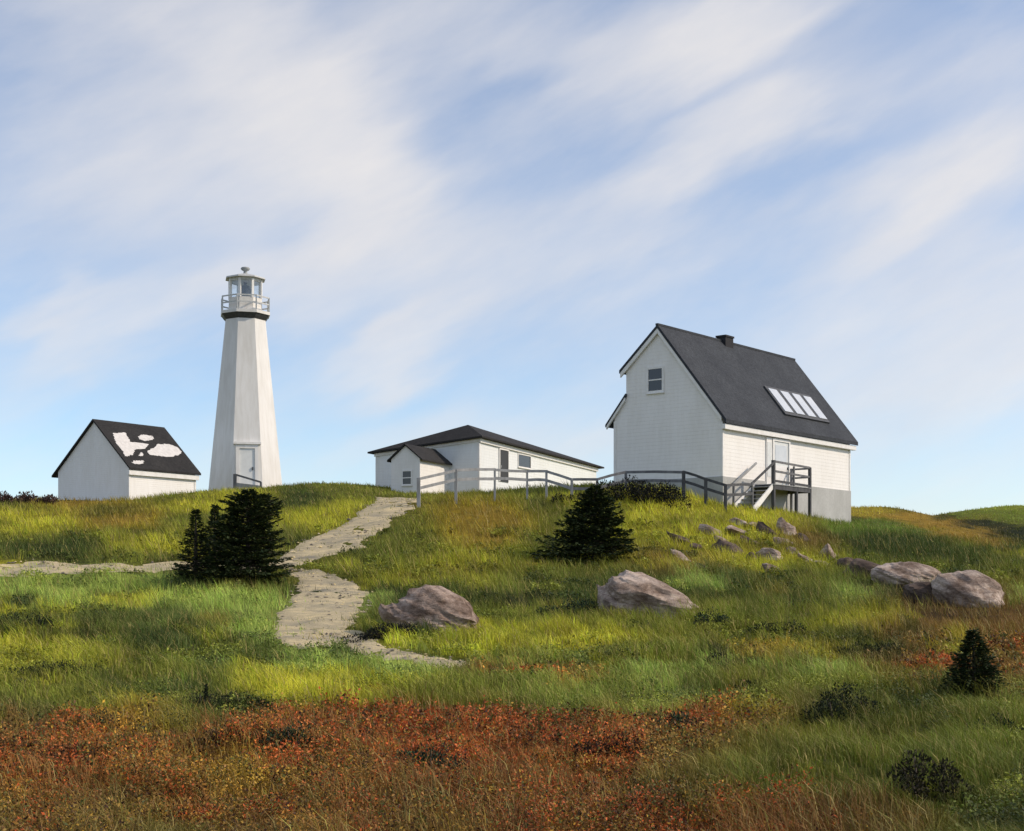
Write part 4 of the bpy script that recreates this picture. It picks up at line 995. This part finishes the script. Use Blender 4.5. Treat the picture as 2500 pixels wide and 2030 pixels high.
shrub(1915, 1556, 160, 34, 'dark flat shrub standing in for shade in the grass right of the pale boulder', 13)
shrub(1745, 1626, 70, 26, 'tiny dark shrub standing in for shade in the grass below the pale boulder', 14)
shrub(2130, 1612, 220, 38, 'long dark shrub standing in for shade left above the little spruce', 15)
shrub(1822, 1690, 56, 32, 'small black shrub standing in for shade in the bright grass right of centre', 16)
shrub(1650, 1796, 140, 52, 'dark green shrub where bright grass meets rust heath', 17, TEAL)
shrub(2055, 1768, 150, 84, 'dense dark shrub standing in for shade beside the right end of the rust heath', 18)
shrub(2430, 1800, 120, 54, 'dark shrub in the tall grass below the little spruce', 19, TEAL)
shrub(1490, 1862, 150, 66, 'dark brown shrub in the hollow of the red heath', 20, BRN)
shrub(945, 1562, 170, 36, 'black shrub standing in for shaded grass beside the ridged boulder by the path', 21, JUN_SHADE)  # near-black leaves paint the shaded grass left of the boulder
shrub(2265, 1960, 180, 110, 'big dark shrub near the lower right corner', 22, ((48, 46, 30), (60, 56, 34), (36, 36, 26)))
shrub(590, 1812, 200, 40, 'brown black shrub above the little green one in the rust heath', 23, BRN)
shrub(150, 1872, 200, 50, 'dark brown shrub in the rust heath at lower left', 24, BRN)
# the brown thicket on the skyline beyond the shed
for i, (x, w, hh, lab) in enumerate(((15, 70, 30, 'brown thicket bush at the far left of the skyline'), (66, 60, 33, 'brown thicket bush in the middle of the skyline row left of the shed'), (118, 52, 29, 'brown thicket bush against the shaded end of the shed'))):
    p = ground(x, 1231, 60); 
    shrub(x, 1231, w, hh, lab, 60 + i, ((84, 66, 62), (66, 52, 50), (104, 84, 76)), leaf=.10, group='brown thicket beside the shed')

# ------------------------------------------------------------------ grass and heath
FOOT = [(HF, -.1, HL + .1, -.1, HW + .1), (SF, -.05, SL, -.05, SW), (BF, -.05, BL, -.05, BW), (BF, PT, 0, P0, P1)]
def clear_of_buildings(X, Y):
    m = np.ones(len(X), bool)
    for fr, a, b, c_, d_ in FOOT:
        dx, dy = X - fr.p.x, Y - fr.p.y
        t = dx * fr.d.x + dy * fr.d.y; w = dx * fr.g.x + dy * fr.g.y
        m &= ~((t > a) & (t < b) & (w > c_) & (w < d_))
    m &= np.hypot(X - LX * LS, Y - LD * LS) > 2.5
    return m
def scatter(n, y0, y1, power, spread=.46):
    t = rng.random(n)
    if power == 0: Y = y0 * (y1 / y0) ** t
    else: Y = (y0 ** power + t * (y1 ** power - y0 ** power)) ** (1 / power)
    X = Y * rng.uniform(-spread, spread, n)
    return X, Y
def is_heath(c): return c[:, 0] > c[:, 1] * 1.35
def blades(name, n, y0, y1, power, hgt, wid, label, segs=2, heath_keep=.20):
    X, Y = scatter(n, y0, y1, power)
    # gather into tussocks
    X = X + 0.10 * np.clip(Y / 15, .7, 3) * rng.normal(0, 1, n) * (rng.random(n) < .5)
    Z = height(X, Y)
    col, u, v = plants(X, Y, Z)
    pth = onpath(X, Y, Z, rng.normal(0, 1, n))
    keep = clear_of_buildings(X, Y) & (~pth | (rng.random(n) < np.where(u < 560, .28, .03)))
    keep &= (fbm(X * 2.2 + 50, Y * 1.6, 3) > .30) | (rng.random(n) < .25)
    keep &= ~is_heath(col) | (rng.random(n) < heath_keep)
    X, Y, Z, col, u, v = X[keep], Y[keep], Z[keep], col[keep], u[keep], v[keep]; n = len(X)
    tuss = np.clip(-.15 + 2.2 * fbm(X * 1.7 + 9, Y * 1.2, 3), .3, 1.7)
    tuss = tuss * np.where(onpath(X, Y * .965, Z * .965 + .0, None) | onpath(X * 1.02, Y, Z + Y * .006), .4, 1.0)
    fine = fbm(X * 7, Y * 5 + 20, 2)
    H = hgt * tuss * (.55 + .9 * rng.random(n)) * np.clip(.75 + Y / 60, .8, 1.7)
    H = H * np.interp(Y, [56, 66, 78, 90, 170], [1, .75, .55, .38, .38])
    Wd = np.maximum(wid, .75 * Y / 1406) * (.7 + .6 * rng.random(n))
    a = rng.random(n) * 6.283; lean = .25 + .45 * rng.random(n)
    wind = np.array([-.25, .05])
    dx = np.cos(a) * lean + wind[0]; dy = np.sin(a) * lean + wind[1]
    b = rng.random(n) * 6.283; sx, sy = np.cos(b) * Wd / 2, np.sin(b) * Wd / 2
    # plants of one patch share a shade; single blades vary: straw, fresh and old leaves
    tone = (.22 + .55 * fine + 1.05 * fbm(X * 1.3 + 70, Y * .9, 3))[:, None] * (.75 + .5 * rng.random((n, 1)))
    c0 = col * tone * 1.17
    hb = is_heath(col); pick = rng.random((n, 1)); dry = np.where(pick < .4, lin((150, 122, 74)), np.where(pick < .75, lin((122, 94, 54)), lin((104, 102, 50))))
    c0[hb] = (.45 * c0 + .62 * dry * (.55 + .6 * rng.random((n, 1))))[hb]
    straw = rng.random(n) < .10; c0[straw] = lin((186, 168, 104)) * (.55 + .4 * rng.random((straw.sum(), 1)))
    fresh = rng.random(n) < .12; c0[fresh] = c0[fresh] * np.array([1.05, 1.3, .9])
    z0 = Z - .02
    if segs == 2:
        V = np.stack([np.stack([X - sx, Y - sy, z0], 1), np.stack([X + sx, Y + sy, z0], 1),
                      np.stack([X + dx * H * .35 + sx * .8, Y + dy * H * .35 + sy * .8, Z + H * .6], 1), np.stack([X + dx * H * .35 - sx * .8, Y + dy * H * .35 - sy * .8, Z + H * .6], 1),
                      np.stack([X + dx * H, Y + dy * H, Z + H * (1 - .25 * lean)], 1)], 1)
        i = 5 * np.arange(n)[:, None]
        loops = (i + np.array([[0, 1, 2, 3, 3, 2, 4]])).ravel()
        starts = (7 * np.arange(n)[:, None] + np.array([[0, 4]])).ravel(); k = 5
    else:
        V = np.stack([np.stack([X - sx, Y - sy, z0], 1), np.stack([X + sx, Y + sy, z0], 1), np.stack([X + dx * H, Y + dy * H, Z + H], 1)], 1)
        loops = np.arange(3 * n); starts = np.arange(0, 3 * n, 3); k = 3
    o = fast_mesh(name, V.reshape(-1, 3), loops, starts, M['blade'], np.repeat(c0, k, 0))
    tag(o, label, kind='stuff')
    return o
blades('grass', 330000, 6.5, 34, 0.0, .20, .007, 'long grass of the near meadow', 2)
blades('grass', 420000, 30, 162, 0.0, .20, .02, 'short windblown turf on the far slopes', 1, .35)

def heath():
    """low leafy heath: sprigs of small leaves in rust, orange and brown, with bare twigs"""
    n = 74000
    X, Y = scatter(n, 6.5, 30, 0.0)
    Z = height(X, Y); col, u, v = plants(X, Y, Z)
    near = (is_heath(col) | ((rng.random(n) < .25) & (col[:, 0] > col[:, 1] * 1.18))) & ~onpath(X, Y, Z)
    near &= (fbm(X * 2.6 + 8, Y * 1.9, 3) > .36) | (rng.random(n) < .2)
    X, Y, Z, col = X[near], Y[near], Z[near], col[near]; n = len(X)
    mound = np.clip(fbm(X * 1.5 + 3, Y * 1.1 + 8, 3) * 1.7 - .35, .15, 1.3)
    H = .27 * mound * (.5 + .8 * rng.random(n))
    K = 9
    a = rng.random((n, 1)) * 6.283; ln = .5 * rng.random((n, 1))
    t = np.linspace(.2, 1, K)[None] + rng.normal(0, .05, (n, K))
    px_ = X[:, None] + np.cos(a) * ln * H[:, None] * t + rng.normal(0, .018, (n, K)); py_ = Y[:, None] + np.sin(a) * ln * H[:, None] * t + rng.normal(0, .018, (n, K)); pz_ = Z[:, None] + H[:, None] * t
    P = np.stack([px_, py_, pz_], -1).reshape(-1, 3); m = len(P)
    D = rng.normal(0, 1, (m, 3)); D[:, 2] = np.abs(D[:, 2]) * .6 + .2; D /= np.linalg.norm(D, axis=1, keepdims=True)
    L = np.repeat(np.clip(Y / 12, .8, 2.2), K) * .026 * (.6 + .9 * rng.random(m))
    V = leaf_quads(P, D, L, L * .55, rng.normal(0, 1, (m, 3)))
    sprig = (.75 + .9 * rng.random((n, 1))) * (.25 + 1.5 * fbm(X * 2.4 + 4, Y * 1.9, 3))[:, None]
    mixc = rng.random((n, 1)); col2 = np.where(mixc < .24, lin((104, 76, 42)), np.where(mixc < .36, lin((96, 92, 44)), col)); c0 = np.repeat(col2 * sprig, K, 0) * (.86 + .55 * rng.random((m, 1)))
    r = rng.random(n); hot = np.repeat((r < .17) & (col[:, 0] > col[:, 1] * 2.0), K); c0[hot] = lin((212, 104, 52)) * (.5 + .6 * rng.random((hot.sum(), 1)))
    gold = np.repeat((r > .92), K); c0[gold] = lin((190, 150, 56)) * (.5 + .5 * rng.random((gold.sum(), 1)))
    grn = np.repeat((r > .80) & (r < .88), K); c0[grn] = lin((84, 92, 42)) * (.6 + .6 * rng.random((grn.sum(), 1)))
    drk = np.repeat((r > .70) & (r < .80), K); c0[drk] = lin((62, 36, 26)) * (.6 + .6 * rng.random((drk.sum(), 1)))
    tag(fast_mesh('heath', V, np.arange(4 * m), np.arange(0, 4 * m, 4), M['heath'], np.repeat(c0, 4, 0)), 'low rust red and orange heath plants', kind='stuff')
heath()

def herbs():
    """patches of broad leaved ground cover between the grasses"""
    n = 150000
    X, Y = scatter(n, 6.5, 58, 0.0)
    f = fbm(X * 1.1 + 21, Y * .8 + 5, 3)
    keep = (f > .54) & clear_of_buildings(X, Y)
    X, Y, f = X[keep], Y[keep], f[keep]
    Z = height(X, Y); col, u, v = plants(X, Y, Z)
    keep = ~is_heath(col) & ~onpath(X, Y, Z)
    X, Y, Z, col, f = X[keep], Y[keep], Z[keep], col[keep], f[keep]; n = len(X); K = 6
    H = .17 * np.clip((f - .5) * 9, .3, 1.2) * (.5 + .8 * rng.random(n))
    px_ = X[:, None] + rng.normal(0, .035, (n, K)); py_ = Y[:, None] + rng.normal(0, .035, (n, K)); pz_ = Z[:, None] + H[:, None] * rng.uniform(.35, 1, (n, K))
    P = np.stack([px_, py_, pz_], -1).reshape(-1, 3); m = len(P)
    D = rng.normal(0, 1, (m, 3)); D[:, 2] = np.abs(D[:, 2]) * .5; D /= np.linalg.norm(D, axis=1, keepdims=True)
    L = np.repeat(np.maximum(.026, 2.6 * Y / 1406), K) * (.6 + .8 * rng.random(m))
    V = leaf_quads(P, D, L, L * .6, np.array([[0, 0, 1.0]]) + rng.normal(0, .5, (m, 3)))
    kind = fbm(X * .9 + 60, Y * .7 + 33, 2)
    own = np.where((kind < .42)[:, None], lin((52, 68, 36)), np.where((kind < .56)[:, None], lin((104, 122, 48)), lin((172, 180, 66))))
    c0 = np.repeat((.45 * col + .55 * own) * (.65 + .6 * rng.random((n, 1))), K, 0) * (.75 + .5 * rng.random((m, 1)))
    tag(fast_mesh('ground_cover', V, np.arange(4 * m), np.arange(0, 4 * m, 4), M['heath'], np.repeat(c0, 4, 0)), 'patches of broad leaved green ground cover', kind='stuff')
herbs()
